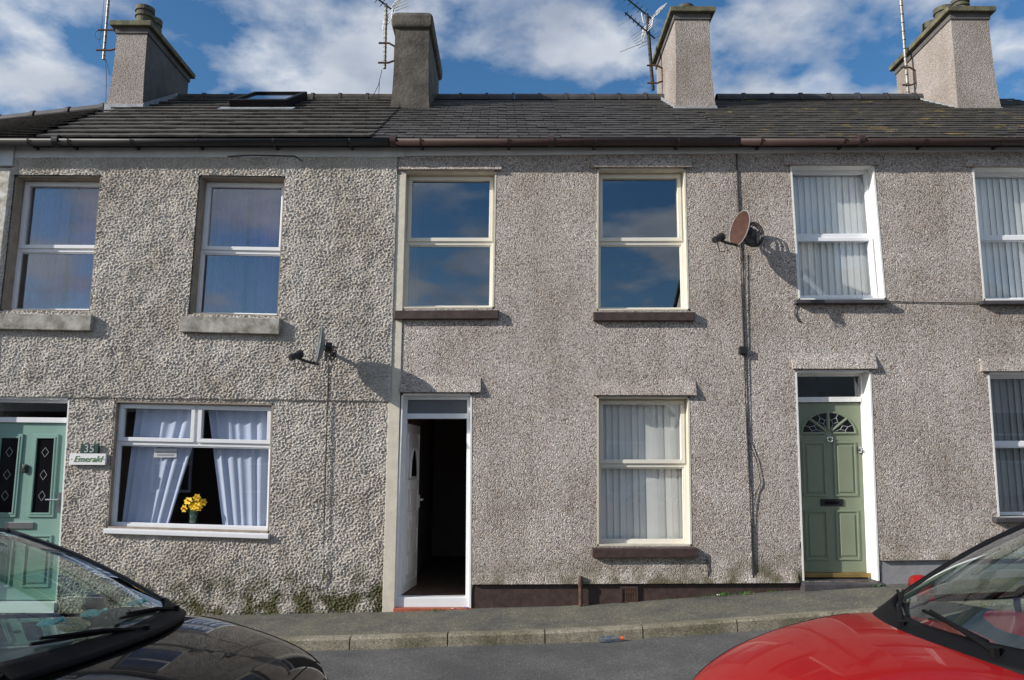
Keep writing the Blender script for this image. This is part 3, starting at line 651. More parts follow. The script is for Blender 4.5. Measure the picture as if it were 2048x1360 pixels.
# daffodils in a glass
vb = U(386, 1047, .14); t = thing('vase_of_daffodils', 'glass of yellow daffodils on the sill between the blue curtains', 'vase', None, vb)
MB().lathe([(.0, .004), (.042, .004), (.046, .15), (.05, .152), (.048, .006), (.0, .0)], n=18).build('vase', m_vase, t, smooth=True)
st_ = MB(); heads = []
for i in range(11):
    a = i * 2.4; r_ = .02 + .055 * (i / 9); top = Vector((r_ * 1.6 * math.cos(a), r_ * .6 * math.sin(a) - .02, .215 + .05 * math.cos(i * 1.7) + (.03 if i < 4 else 0)))
    st_.tube([(.02 * math.cos(a), .02 * math.sin(a), .01), (top.x * .5, top.y * .5, .13), top], .0035, 5); heads.append(top)
st_.build('stems', m_stem, t)
for i, hp in enumerate(heads):
    d_ = Vector((hp.x * 3, -1, .25 + .3 * math.sin(i * 2))).normalized(); q_ = d_.to_track_quat('Z', 'Y'); fl = MB()
    for k in range(6):
        a = k * math.pi / 3; e = lambda r_, w_, z: [q_ @ Vector((r_ * math.cos(a) - w_ * math.sin(a), r_ * math.sin(a) + w_ * math.cos(a), z)) + hp]
        fl.add(e(.004, 0, 0) + e(.028, -.018, .006) + e(.05, 0, .004) + e(.028, .018, .006), [(0, 1, 2, 3)])
    fo = fl.build('daffodil_flower', m_yel, t)
    tr = MB().lathe([(.008, 0), (.010, .016), (.014, .022)], n=9); tr.v = [tuple(q_ @ Vector(v) + hp) for v in tr.v]; tr.build('trumpet', m_oran if i % 2 else m_yel, fo)
# =================================================================== HOUSE 2 (middle, pebbledash, open door)
h2 = thing('terraced_house', 'middle pebbledashed terraced house with open white door and cream window surrounds', 'house', 'houses of the terrace')
o21 = Q((809, 341), (993, 341), (988, 617), (801, 617)); o22 = Q((1194, 337), (1371, 336), (1379, 621), (1193, 621))
o23 = Q((1194, 793), (1379, 793), (1384, 1092), (1194, 1092)); o2d = Q((803, 787), (944, 787), (942, 1216), (786, 1216))
PZ = .312                                                        # plinth top
pl = lambda x: interp(x, [-1.4, -.43, 3.25], [.285, .294, .329])
wall_sheet('wall', XP1 + .10, XP2, lambda x: pl(x) if x > -.45 else gz(x) - .1, lambda x: 5.47, [o21, o22, o23, o2d], .03, m_peb, h2)
MB().add([(XP1, 7.2, -.3), (XP2, 7.2, -.3), (XP2, 7.2, 5.5), (XP1, 7.2, 5.5)], [(0, 1, 2, 3)]).build('rear_walls', m_peb, h2)
# cream strip along the party line, with a slightly ragged left edge where the roughcast overlaps it
MB().box(XP1 - .035, XP1 + .1005, -.012, .12, gz(XP1) - .1, 5.10).build('cream_pilaster', m_cream, h2, bevel=.004)
MB().box(XP1 - .02, XP1 + .1, -.006, .12, 5.10, 5.45).build('pilaster_head', m_peb, h2)
def bellcast(house, x0, x1, z, out=.035, h=.13):
    MB().add([(x0, .003, z(x0) + h), (x1, .003, z(x1) + h), (x1, -out, z(x1)), (x0, -out, z(x0)), (x0, .05, z(x0)), (x1, .05, z(x1))], [(0, 3, 2, 1), (3, 4, 5, 2), (0, 4, 3), (1, 2, 5)]).build('bellcast_drip', m_peb, house)
xd = U(944, 1100).x
bellcast(h2, xd + .004, XP2 + .5, pl)
def plinth(house, x0, x1, zt, m, y=.012):
    b = MB(); xs = np.linspace(x0, x1, 12)
    for p, q in zip(xs, xs[1:]): b.add([(p, y, gz(p) - .15), (q, y, gz(q) - .15), (q, y, zt(q) + .05), (p, y, zt(p) + .05)], [(0, 1, 2, 3)])
    return b.build('plinth', m, house)
plinth(h2, xd, U(1606, 1170).x, pl, m_brown)
w21 = window(h2, o21, .13, m_creamf, m_cream, .49, (True, False)); w22 = window(h2, o22, .13, m_creamf, m_cream, .49, (True, False))
w23 = window(h2, o23, .13, m_creamf, m_cream, .535, (True, False), m_glass_lo)
sill(w21, ((788, 621), (997, 620)), -.065, 17, m_brown); sill(w22, ((1187, 624), (1390, 624)), -.065, 17, m_brown); sill(w23, ((1185, 1098), (1395, 1097)), -.07, 18, m_brown)
lintel_drip(h2, 797, 1003, 338); lintel_drip(h2, 1182, 1384, 333); lintel_drip(h2, 1187, 1394, 790); lintel_drip(h2, 797, 961, 784)
blind(o23, .13, 'grey vertical blind in the ground floor window beside the open door')
f = door_frame(h2, o2d, .09, m_white, .893, m_frost, t=.065); reveal(o2d, .09, m_wpaint, f, floor=False)
g = MB(); bar(g, o2d, .0, 1, .0, .045, .03, .17); g.build('threshold', m_white, f, bevel=.008)
g = MB(); a = U(786, 1216, -.03); b_ = U(944, 1216, -.03); g.box(a.x, b_.x, -.03, .10, gz(-.9) - .05, a.z - .002); g.build('doorstep', m_redstep, h2, bevel=.01)
# hallway
hx0, hx1 = U(800, 1000).x - .02, U(945, 1000).x + .15; hz0 = qp(o2d, 0, .045)[1]
hall = MB().add([(hx0, .172, hz0), (hx1, .172, hz0), (hx1, 4, hz0), (hx0, 4, hz0), (hx0, .172, 2.7), (hx1, .172, 2.7), (hx1, 4, 2.7), (hx0, 4, 2.7)], [(4, 7, 6, 5), (3, 2, 6, 7), (0, 3, 7, 4), (1, 5, 6, 2)])
hall.build('hallway', m_hall, h2)
MB().box(hx0, hx1, .172, 4, hz0 - .03, hz0 - .001).build('hall_floor', m_hfloor, h2)
# open leaf, hinged on the left jamb
wl = .74; hl = qp(o2d, .5, .86)[1] - hz0 - .01; lqd = [(0, hl), (wl, hl), (wl, 0), (0, 0)]
b = MB(); bar(b, lqd, 0, 1, 0, 1, 0, .045)
ring(b, lqd, .10, .90, .05, .95, .02, -.014, .004)
for v0, v1 in ((.10, .22), (.36, .47), (.60, .66)): bar(b, lqd, .18, .82, v0, v1, -.022, .0)
for v0, v1 in ((.22, .36), (.47, .60)): bar(b, lqd, .32, .68, v0, v1, -.014, .0)
leaf = b.build('door', m_wdoor, h2, bevel=.006)
leaf.location = (hx0 + .05, .18, hz0 + .008); leaf.rotation_euler = (0, 0, R(84))
g = MB(); n = 18; vs = [(wl / 2 + .17 * math.cos(math.pi * k / n), -.016, hl * .68 + .33 * math.sin(math.pi * k / n)) for k in range(n + 1)]
g.add(vs, [tuple(range(n + 1))]); g.build('arched_door_glass', m_dglass, leaf)
g = MB(); g.tube([(wl / 2 + .19 * math.cos(math.pi * k / n), -.014, hl * .675 + .35 * math.sin(math.pi * k / n)) for k in range(n + 1)], .016, 6); g.build('arch_moulding', m_wdoor, leaf)
MB().box(.24, .50, -.03, 0, hl * .41, hl * .445).build('letter_plate', m_wdoor, leaf, bevel=.005)
MB().box(wl - .05, wl - .015, -.02, 0, hl * .48, hl * .56).tube([(wl - .03, -.02, hl * .53), (wl - .03, -.06, hl * .53), (wl - .13, -.06, hl * .53)], .012, 7).build('door_handle', m_wdoor, leaf)
MB().box(wl - .002, wl + .004, .008, .035, hl * .40, hl * .60).tube([(wl - .06, .045, hl * .53), (wl - .06, .09, hl * .53), (wl - .16, .09, hl * .53)], .012, 7).build('lock_strip', m_chrome, leaf)
fascia(h2, XP1 + .085, 2.98, lambda x: 5.335 + .018 * (x - XP1) if x < 0 else 5.36 + .012 * x, 5.53)
gutter(h2, gx(786), gx(1480), m_gutr, [gx(p) for p in (842, 1017, 1190, 1356)], [gx(778) + .05, gx(1102)])
r2 = roof(h2, lambda s: lerp(-1.715, -1.795, s), lambda s: 2.74, m_slate, .255, .222, .009)
ridge_tiles(r2, cX(872, 195, 3.5) + .0, cX(1345, 195, 3.5))
chimney(h2, cX(789), cX(857), 2.45, 4.15, 8.52, m_sooty, m_sooty, (), True, .04, False)
# =================================================================== HOUSE 3 (right, sage door)
h3 = thing('terraced_house', 'right pebbledashed terraced house with sage green door and white window surrounds', 'house', 'houses of the terrace')
o31 = Q((1580, 330), (1748, 329), (1772, 599), (1597, 600)); o32 = Q((1944, 334), (2112, 333), (2142, 600), (1967, 601))
o33 = Q((1975, 744), (2150, 743), (2178, 1037), (1996, 1037)); o3d = Q((1590, 741), (1742, 740), (1759, 1162), (1605, 1162))
X4 = 8.6
pl3 = lambda x: interp(x, [3.25, 4.14, 9], [.329, .56, .80]) if x > 4.0 else .329
xd3 = U(1760, 1120).x
wall_sheet('wall', XP2, X4, lambda x: .329 if x < 3.3 else (gz(x) - .1 if x < xd3 else .575 + .02 * (x - xd3)), lambda x: 5.47, [o31, o32, o33, o3d], .03, m_peb, h3)
MB().add([(XP2, 7.2, -.3), (X4, 7.2, -.3), (X4, .3, -.3), (XP2, 7.2, 5.5), (X4, 7.2, 5.5), (X4, .3, 5.5)], [(0, 1, 4, 3), (1, 2, 5, 4)]).build('rear_walls', m_peb, h3)
bellcast(h3, xd3 + .01, X4, lambda x: .575 + .02 * (x - xd3))
plinth(h3, xd3, X4, lambda x: .575 + .02 * (x - xd3), m_gplinth)
w31 = window(h3, o31, .14, m_white, m_wpaint, .485, (False, True), m_glass_lo); w32 = window(h3, o32, .14, m_white, m_wpaint, .485, (False, False), m_glass_lo)
w33 = window(h3, o33, .14, m_white, m_wpaint, .50, (False, False), m_glass_lo)
sill(w31, ((1593, 599), (1778, 599)), -.09, 7, m_slsill); sill(w32, ((1965, 601), (2150, 601)), -.09, 7, m_slsill); sill(w33, ((1992, 1037), (2190, 1037)), -.08, 8, m_slsill)
lintel_drip(h3, 1570, 1761, 328); lintel_drip(h3, 1934, 2125, 331); lintel_drip(h3, 1966, 2160, 742); lintel_drip(h3, 1587, 1756, 737)
blind(o31, .14, 'pale vertical blind in the upstairs window right of the rusty dish')
blind(o32, .14, 'pale vertical blind in the upstairs window cut by the right edge')
blind(o33, .14, 'grey vertical blind in the ground floor window behind the red car', col=mat('grey_blind_fabric', (.30, .31, .31), .85, obj_var=.08, var=.02))
f = door_frame(h3, o3d, .17, m_wpaint, .862, m_glass_lo, t=.05); reveal(o3d, .17, m_wpaint, f, floor=False); room(o3d, .27, f, m_room, low=.2)
w_, h_ = qdim(o3d); lq = [qp(o3d, .052 / w_, .846), qp(o3d, 1 - .052 / w_, .846), qp(o3d, 1 - .052 / w_, .028), qp(o3d, .052 / w_, .028)]
b = MB(); bar(b, lq, 0, 1, 0, 1, .20, .245)
for v0, v1 in ((.07, .36), (.44, .765)):
    for u0, u1 in ((.09, .44), (.56, .91)): panel(b, lq, u0, u1, v0, v1, .20, .022, .012)
dr = b.build('door', m_sage, h3, bevel=.004)
cxu, czv = .5, .815; W_, H_ = qdim(lq)
for k in range(4):                                              # fan of four leaded lights
    a0, a1 = R(4 + 45 * k), R(41 + 45 * k); n = 8
    pts = [on(lq, cxu + .06 * math.cos((a0 + a1) / 2) / W_ , czv + .06 * math.sin((a0 + a1) / 2) / H_, .196)] + [on(lq, cxu + .30 * math.cos(lerp(a0, a1, i / n)) / W_, czv + .24 * math.sin(lerp(a0, a1, i / n)) / H_, .196) for i in range(n + 1)]
    MB().add(pts, [tuple(range(len(pts)))]).build('fan_light', m_dglass, dr)
    am = (a0 + a1) / 2; g = MB(); P = lambda r_, a: on(lq, cxu + r_ * math.cos(a) / W_, czv + r_ * .8 * math.sin(a) / H_, .194)
    for s in ((P(.08, am), P(.15, am)), (P(.15, am), P(.20, am - .2)), (P(.15, am), P(.20, am + .2)), (P(.20, am - .2), P(.25, am)), (P(.20, am + .2), P(.25, am)), (P(.20, am - .2), P(.20, a0)), (P(.20, am + .2), P(.20, a1)), (P(.25, am), P(.30, am))): g.tube(s, .0028, 5)
    g.build('leading', m_grey, dr)
g = MB()
for k in range(5):
    a = R(0.5 + 44.75 * k); g.tube([on(lq, cxu + .05 * math.cos(a) / W_, czv + .04 * math.sin(a) / H_, .194), on(lq, cxu + .315 * math.cos(a) / W_, czv + .252 * math.sin(a) / H_, .194)], .014, 6)
g.tube([on(lq, cxu + .315 * math.cos(R(a)) / W_, czv + .252 * math.sin(R(a)) / H_, .195) for a in range(0, 181, 12)], .012, 6)
g.build('fan_moulding', m_sage, dr)
c = on(lq, .5, .79, .19); MB().tube([c + Vector((.03 * math.cos(a), -.02, .03 * math.sin(a) - .02)) for a in np.linspace(2.2, 7.2, 14)], .008, 6).lathe([(0, -.03), (.014, -.025), (.016, 0)], c, 10, 'y').build('knocker', m_chrome, dr)
g = MB(); bar(g, lq, .34, .68, .385, .425, .186, .21); g.build('letter_plate', m_black, dr, bevel=.004)
g = MB(); bar(g, lq, .40, .62, .395, .412, .183, .20); g.build('letter_flap', m_trim, dr, bevel=.003)
c = on(lq, .955, .715, .19); MB().box(c.x - .02, c.x + .02, c.y - .015, c.y + .01, c.z - .035, c.z + .035).lathe([(0, -.035), (.016, -.03), (.018, 0)], (c.x, c.y - .01, c.z), 10, 'y').build('door_latch', m_chrome, dr)
g = MB(); bar(g, o3d, .03, .97, .008, .0275, .15, .26); g.build('threshold', m_brass, f)
g = MB(); a = U(1606, 1166, -.08); b_ = U(1772, 1166, -.08); g.hexa([(a.x, -.09, gz(a.x) - .1), (b_.x, -.09, gz(b_.x) - .1), (b_.x, -.09, a.z), (a.x, -.09, a.z)], [(a.x, .28, gz(a.x) - .1), (b_.x, .28, gz(b_.x) - .1), (b_.x, .28, a.z + .02), (a.x, .28, a.z + .02)])
g.build('doorstep', m_slsill, h3, bevel=.02)
# number plaque on the white jamb (octagon)
c = U(1737, 843, .06); t = thing('number_plaque', 'small white octagonal number plaque on the white jamb beside the sage door', 'plaque', None, (0, 0, 0))
mt = Matrix.Translation((o3d[1][0] - .012, .075, c.z)) @ Matrix.Rotation(R(-62), 4, 'Z')
g = MB(); oc = [(.055 * math.cos(R(22.5 + 45 * k)), .095 * math.sin(R(22.5 + 45 * k))) for k in range(8)]
g.add([mt @ Vector((x, 0, z)) for x, z in oc] + [mt @ Vector((x, .02, z)) for x, z in oc], [tuple(range(8))] + [(k, (k + 1) % 8, 8 + (k + 1) % 8, 8 + k) for k in range(8)]); g.build('plaque', m_sign, t)
me = text_mesh('31', .09, .2); me.transform(mt @ Matrix.Translation((0, -.002, 0))); obj('lettering', me, mat('tan_lettering', (.35, .25, .15), .6), t)
fascia(h3, 2.985, X4, lambda x: 5.365 + .012 * x, 5.54)
gutter(h3, gx(1480), X4, m_gutr, [gx(p) for p in (1522, 1688, 1848, 2002)], [gx(1722)])
r3 = roof(h3, lambda s: 2.742, lambda s: X4, m_slate2, .255, .205, .009)
ridge_tiles(r3, cX(1432, 195, 3.5), cX(1885, 195, 3.5))
chimney(h2, cX(1352), cX(1421), 2.45, 4.05, 8.76, m_pebc, m_pebc, [(cX(1372, 5, 2.8), 2.85, .12, .28)])
chimney(h3, cX(1908), cX(1984), 2.45, 4.25, 8.79, m_pebc, m_pebc, [(cX(1921, 15, 2.7), 2.7, .12, .30), (cX(1890, 20, 3.15), 3.2, .14, .46), (cX(1864, 55, 3.8), 3.80, .14, .55)])
# =================================================================== neighbour at the far left (roof + sliver)
h0 = thing('terraced_house', 'neighbouring slate roofed house at the far left edge', 'house', 'houses of the terrace')
MB().box(-12, -6.302, .02, 7, -.5, 5.3).build('wall', m_rough, h0)
d = MB(); e0, e1 = Vector((-12, -.2, 5.36)), Vector((-5.74, -.2, 5.44))
ra, rb = U(0, 243, 3.9) + Vector((-6, 0, -.75)), U(216, 219, 3.4)
d.grid(lambda u, v: e0.lerp(ra, v).lerp(e1.lerp(rb, v), u) + Vector((0, 0, -.05)), 12, 12); d.add([ra, rb, (-6.3, 7.3, 5.4), (-12, 7.3, 5.2)], [(0, 1, 2, 3)]); rf0 = d.build('roof', m_under, h0)
nr = 20; n_ = 0; st0 = MB()
for r_ in range(nr):
    s = r_ / nr; a = e0.lerp(ra, s); b_ = e1.lerp(rb, s); L_ = (b_ - a).length; k = int(L_ / .26); up_ = ((rb - e1) / nr)
    nrm = (b_ - a).cross(up_).normalized()
    for i in range(k):
        t0 = 1 - (i + (.5 if r_ % 2 else 0)) / k - 1 / k; t1 = t0 + 1 / k - .012 / L_
        if t0 < .42: continue
        p0, p1 = a.lerp(b_, t0), a.lerp(b_, min(1, t1)); lo = nrm * .040; hi = nrm * .008
        v = [p0 + lo, p1 + lo, p1 + up_ * 1.3 + hi, p0 + up_ * 1.3 + hi]
        q = MB().hexa([x - nrm * .009 for x in v], v); q.build('slate', m_slate, rf0)
for i in range(7):
    t0 = 1 - (i + 1) * .075; p0, p1 = ra.lerp(rb, t0), ra.lerp(rb, t0 + .072)
    MB().tube([p0, p1], .10, 10).tube([p1 - (p1 - p0) * .1, p1], .12, 10).build('ridge_tile', m_ridge, rf0)
MB().tube([(-6.36, -.14, 5.36), (-6.36, -.14, -.1)], .035, 10).build('downpipe', m_gutr, h0)
gutter(h0, -9, -6.42, m_gutr, [-7.2])
# =================================================================== aerials and dishes
def bracket(t, x, xw, y, z0, z1):
    b = MB()
    for z in (z0, z1): b.tube([(x - .08, y - .02, z), (xw - .10, y - .02, z), (xw, y, lerp(z, (z0 + z1) / 2, .3))], .016, 6)
    b.tube([(xw, y, lerp(z0, (z0 + z1) / 2, .3)), (xw, y, lerp(z1, (z0 + z1) / 2, .3))], .02, 6); b.build('bracket', m_rustb, t)
def mast(t, p0, p1, r_=.022, m=None):
    MB().tube([p0, p1], r_, 10).build('mast', m or m_galv, t)
    d_ = (p1 - p0)
    for k in np.arange(.04, 1, .07): MB().tube([p0 + d_ * k, p0 + d_ * (k + .006)], r_ + .004, 8).build('cable_tie', m_blk, t)
def yagi(t, base, direc, L_, n, el, m, reflector=True):
    d_ = Vector(direc).normalized(); side = d_.cross(Vector((0, 0, 1))).normalized(); upv = side.cross(d_)
    MB().tube([base - d_ * .15, base + d_ * L_], .014, 7).build('boom', m_blk, t)
    for k in range(n):
        p = base + d_ * (L_ * (k + .6) / n); b = MB().tube([p - side * el / 2, p + side * el / 2], .005, 5).tube([p - upv * .06 , p + upv * .06], .005, 5); b.build('element', m, t)
    if reflector:
        for s in (-1, 1):
            c_ = base - d_ * .1 + upv * .12 * s
            b = MB()
            for k in range(4): b.tube([c_ - side * .19 + upv * s * .055 * k - d_ * .02 * k, c_ + side * .19 + upv * s * .055 * k - d_ * .02 * k], .008, 5)
            for k in (-.19, 0, .19): b.tube([c_ + side * k, c_ + side * k + upv * s * .17 - d_ * .06], .008, 5)
            b.build('reflector', m_sign, t)
Yc = 2.6
t = thing('tv_aerial', 'bare pale aerial mast bracketed to the leftmost chimney', 'aerial', 'aerials on the chimneys')
p0, p1 = U(207, 119, Yc), U(222, -60, Yc); mast(t, p0, p1); bracket(t, U(212, 90, Yc).x, cX(232) - .0, Yc - .1, U(212, 108, Yc).z, U(212, 68, Yc).z)
MB().tube([U(211, 118, Yc), U(213, 160, Yc), U(211, 215, Yc)], .005, 5).tube([U(212, 120, Yc), U(220, 150, Yc)], .005, 5).tube([U(198 + 8 * math.cos(a), 70 + 9 * math.sin(a), Yc) for a in np.linspace(0, 6.2, 16)], .004, 5).tube([U(208, 0, Yc), U(203, 60, Yc), U(198, 85, Yc), U(206, 106, Yc)], .004, 5).build('loose_cable', m_blk, t)
t = thing('tv_aerial', 'aerial with white reflectors bracketed to the sooty rounded chimney', 'aerial', 'aerials on the chimneys')
p0, p1 = U(769, 137, Yc), U(772, 8, Yc); mast(t, p0, p1, .026); bracket(t, U(770, 90, Yc).x, cX(789), Yc - .1, U(769, 133, Yc).z, U(769, 94, Yc).z)
yagi(t, p1 + Vector((0, 0, -.02)), (-.75, -.45, .38), .9, 9, .26, m_blk); 
b = MB()
for k in range(3): b.tube([U(785 + 3 * k, 12 + 5 * k, Yc), U(814 + 1 * k, 0 + 6 * k, Yc - .2)], .008, 5)
b.build('dipole', m_alu, t)
MB().tube([U(764, 139, Yc), U(757, 170, Yc), U(742, 200, Yc)], .005, 5).tube([U(759, 160, Yc), U(757, 198, Yc)], .005, 5).build('loose_cable', m_blk, t)
t = thing('tv_aerial', 'tall multi element aerial with white panel left of the third chimney', 'aerial', 'aerials on the chimneys')
Yc = 3.5; p0, p1 = U(1306, 180, Yc), U(1294, 28, Yc); mast(t, p0, p1, .030, m_blk); bracket(t, U(1303, 150, Yc).x, cX(1352), Yc, U(1306, 167, Yc).z, U(1306, 132, Yc).z)
yagi(t, p1 + Vector((0, 0, -.02)), (-.8, -.25, .52), 1.0, 10, .24, m_blk)
pb = U(1297, 66, Yc); yagi(t, pb, (-.72, -.35, .42), .55, 6, .10, m_blk, False)
b = MB()
for k in range(6):
    a0, a1 = U(1262 + 3 * k, 74 + 4.5 * k, Yc - .1), U(1312 + 1.5 * k, 40 + 7 * k, Yc + .3); b.tube([a0, a1], .006, 5)
b.tube([U(1240, 104, Yc - .2), U(1311, 76, Yc + .2)], .006, 5).tube([U(1236, 52, Yc - .2), U(1278, 28, Yc + .2)], .006, 5).tube([U(1283, 26, Yc), U(1291, 68, Yc), U(1283, 90, Yc)], .009, 6); b.build('dipole', m_alu, t)
t = thing('tv_aerial', 'tall pale aerial mast beside the rightmost chimney', 'aerial', 'aerials on the chimneys')
Yd = 3.6; p0, p1 = U(1817, 196, Yd), U(1798, -50, Yd); mast(t, p0, p1, .026); bracket(t, U(1811, 150, Yd).x, cX(1908), Yd, U(1814, 171, Yd).z, U(1812, 136, Yd).z)
def sat_dish(label, c, wall, m, mrim, lnb_px, Yl, coil, ax):
    """offset dish seen nearly edge-on, facing left; c = dish centre, wall = wall fixing point"""
    t = thing('satellite_dish', label, 'satellite dish')
    ax = Vector(ax).normalized(); q_ = ax.to_track_quat('Z', 'Y'); b = MB(); rr, hh = .205, .215; dep = .06
    up_ = (Vector((0, 0, 1)) - ax * ax.z).normalized(); sd = up_.cross(ax)
    def P(r_, a): return Vector(c) + sd * rr * r_ * math.cos(a) + up_ * hh * r_ * math.sin(a) - ax * dep * (1 - r_ * r_)
    n, k = 32, 7; vs = [P(0, 0)] + [P(i / k, 2 * math.pi * j / n) for i in range(1, k + 1) for j in range(n)]
    fs = [(0, 1 + j, 1 + (j + 1) % n) for j in range(n)] + [(1 + (i - 1) * n + j, 1 + i * n + j, 1 + i * n + (j + 1) % n, 1 + (i - 1) * n + (j + 1) % n) for i in range(1, k) for j in range(n)]
    b.add(vs, fs); b.build('reflector', m, t, smooth=True, solid=.006)
    MB().tube([P(1, 2 * math.pi * j / n) for j in range(n + 1)], .007, 6).build('rim', mrim, t)
    low = P(.96, -math.pi / 2); L_ = U(*lnb_px, Yl)
    MB().tube([low - ax * .02, low.lerp(L_, .5) + Vector((0, 0, -.01)), L_], .016, 7).build('feed_arm', m_blk, t)
    d_ = (Vector(c) - L_).normalized(); MB().tube([L_ - d_ * .05, L_ + d_ * .07], .036, 12).tube([L_ + d_ * .07, L_ + d_ * .10], .046, 12).tube([L_ + Vector((0, 0, -.02)), L_ + Vector((.03, .02, -.14)), L_ + Vector((.13, .02, -.13)), low.lerp(L_, .7)], .006, 5).build('receiver', m_blk, t)
    bk = P(0, 0); w_ = Vector(wall)
    MB().tube([bk - ax * .012, bk - ax * .08], .06, 12).tube([bk - ax * .06, (bk - ax * .06).lerp(w_, .5) + Vector((.02, 0, -.03)), w_], .022, 8).box(w_.x - .07, w_.x + .07, -.03, .0, w_.z - .10, w_.z + .08).build('wall_mount', m_blk, t)
    if coil:
        cc = w_ + Vector((.0, -.09, -.02)); b = MB()
        for k in range(3): b.tube([cc + Vector(((.10 + .012 * k) * math.cos(a), -.02 * k, (.13 + .01 * k) * math.sin(a))) for a in np.linspace(0, 6.283, 22)], .008, 5)
        b.build('cable_coil', m_blk, t)
    return t
sat_dish('dark grey satellite dish on the roughcast house', U(638, 692, -.40), U(662, 706), m_dishg, m_dishg, (588, 713), -.62, False, (-.94, -.30, .10))
sat_dish('rusty brown satellite dish left of the upstairs blinds', U(1479, 457, -.40), U(1500, 472), m_dishr, m_dishrim, (1434, 478), -.62, True, (-.95, -.27, .20))
def cable(label, pts, r_=.007, name='wall_cable', Y=-.012):
    return tag(MB().tube([U(x, y, Y) for x, y in pts], r_, 6).build(name, m_blk, None), label, 'cable')
cable('black cable down the roughcast wall below the grey dish', [(657, 728), (655, 800), (652, 900), (648, 1060), (648, 1150), (640, 1172), (612, 1176)], Y=-.035)
cable('black cable from fascia down the wall past the rusty dish', [(1470, 282), (1473, 300), (1475, 380), (1481, 480), (1484, 600), (1488, 700), (1494, 860), (1499, 960), (1503, 1060), (1507, 1166)], .009)
cable('second thin cable looping beside the main wall cable', [(1490, 505), (1492, 640), (1494, 760), (1497, 880), (1513, 920), (1522, 965), (1512, 985), (1506, 1030), (1508, 1150)], .005, Y=-.018)
cable('thin wire along the wall between the two upstairs blinds', [(1776, 603), (1870, 605), (1968, 606)], .005)
cable('short cable end curling below the slate sill', [(1600, 603), (1591, 615), (1590, 628), (1597, 642), (1603, 644)], .007)
cable('dark wire from the fascia above the second roughcast window', [(455, 313), (500, 310), (590, 312), (604, 322)], .006, Y=-.045)
cable('short cable stub below the brown ground floor sill', [(1413, 1118), (1416, 1135), (1417, 1166)], .006)
c = U(1484, 701); o = MB().box(c.x - .045, c.x + .045, -.06, .0, c.z - .045, c.z + .04).build('junction_box', m_blk, None, bevel=.006); tag(o, 'small black junction box on the wall cable', 'junction box')
# pipe and air brick on the brown plinth
a, b_ = U(1161, 1152, -.05), U(1161, 1211, -.05)
t = thing('vent_pipe', 'short rusty pipe standing against the brown plinth', 'pipe'); MB().tube([(a.x, -.05, a.z), (a.x, -.05, gz(a.x) - .02)], .024, 10).build('pipe', m_rustb, t); MB().tube([(a.x, -.05, a.z - .10), (a.x, -.05, a.z - .06)], .032, 10).build('collar', m_rustb, t)
c = U(1258, 1191); t = thing('air_vent', 'square cast iron air vent set in the brown plinth', 'vent')
b = MB(); s = .10
for x0, x1, z0, z1 in ((-s, s, s - .025, s), (-s, s, -s, -s + .025), (-s, -s + .025, -s + .025, s - .025), (s - .025, s, -s + .025, s - .025)): b.box(c.x + x0, c.x + x1, -.015, .012, c.z + z0, c.z + z1)
b.build('frame', m_brown, t); b = MB()
for k in range(6):
    o_ = -s + .025 + (k + .5) * .025; b.box(c.x + o_ - .004, c.x + o_ + .004, -.008, .01, c.z - s + .025, c.z + s - .025); b.box(c.x - s + .025, c.x + s - .025, -.007, .009, c.z + o_ - .004, c.z + o_ + .004)
b.build('grating', m_rustb, t); MB().box(c.x - s + .02, c.x + s - .02, .003, .0115, c.z - s + .02, c.z + s - .02).build('dark_void', m_black, t)
# bottle, litter, weeds
bx = U(1222, 1272, KY - .10); t = thing('plastic_bottle', 'clear plastic bottle with orange cap lying at the kerb', 'bottle', None, (bx.x, KY - .05, rz(bx.x) + .034)); t.rotation_euler = (0, R(-2.5), R(2))
MB().lathe([(.0, -.11), (.026, -.11), (.032, -.10), (.032, -.05), (.029, -.04), (.032, -.03), (.032, .03), (.026, .06), (.013, .09), (.012, .10)], (0, 0, 0), 18, 'x').build('bottle', m_pet, t, smooth=True)
MB().lathe([(.0, .125), (.016, .125), (.017, .122), (.017, .10), (.0, .10)], (0, 0, 0), 14, 'x').build('cap', m_ocap, t)
def litter(name, label, px, py, m, s=.025, on_pave=True):
    Y = -.5; p = U(px, py, Y)
    for _ in range(6):
        z = (lerp(gz(p.x), kz(p.x), min(1, -Y / 1.02)) if Y > KY else rz(p.x)); Y += (p.z - z) * 4.5 * -1; Y = max(-3.4, min(-.03, Y)); p = U(px, py, Y)
    z = (lerp(gz(p.x), kz(p.x), min(1, -Y / 1.02)) if Y > KY else rz(p.x))
    n = 7; vs = [(p.x + s * random.uniform(.6, 1.2) * math.cos(6.28 * k / n), Y + .7 * s * random.uniform(.6, 1.2) * math.sin(6.28 * k / n), z + .004 + random.uniform(0, s * .3)) for k in range(n)] + [(p.x, Y, z + s * .5)]
    tag(MB().add(vs, [(k, (k + 1) % n, n) for k in range(n)]).build(name, m, None, solid=.003), label, 'litter')
litter('litter', 'tiny red scrap on the pavement below the roughcast wall', 646, 1231, m_pink, .022)
litter('litter', 'tiny blue scrap on the pavement before the open door', 932, 1250, m_blue, .028); litter('litter', 'tiny white scrap on the pavement left of the blue one', 905, 1254, m_sign, .02)
litter('litter', 'pale scrap on the pavement near the red car', 1439, 1224, m_sign, .03); litter('litter', 'small leaf litter clump by the roughcast wall', 528, 1237, m_conc, .03)
wd = MB()
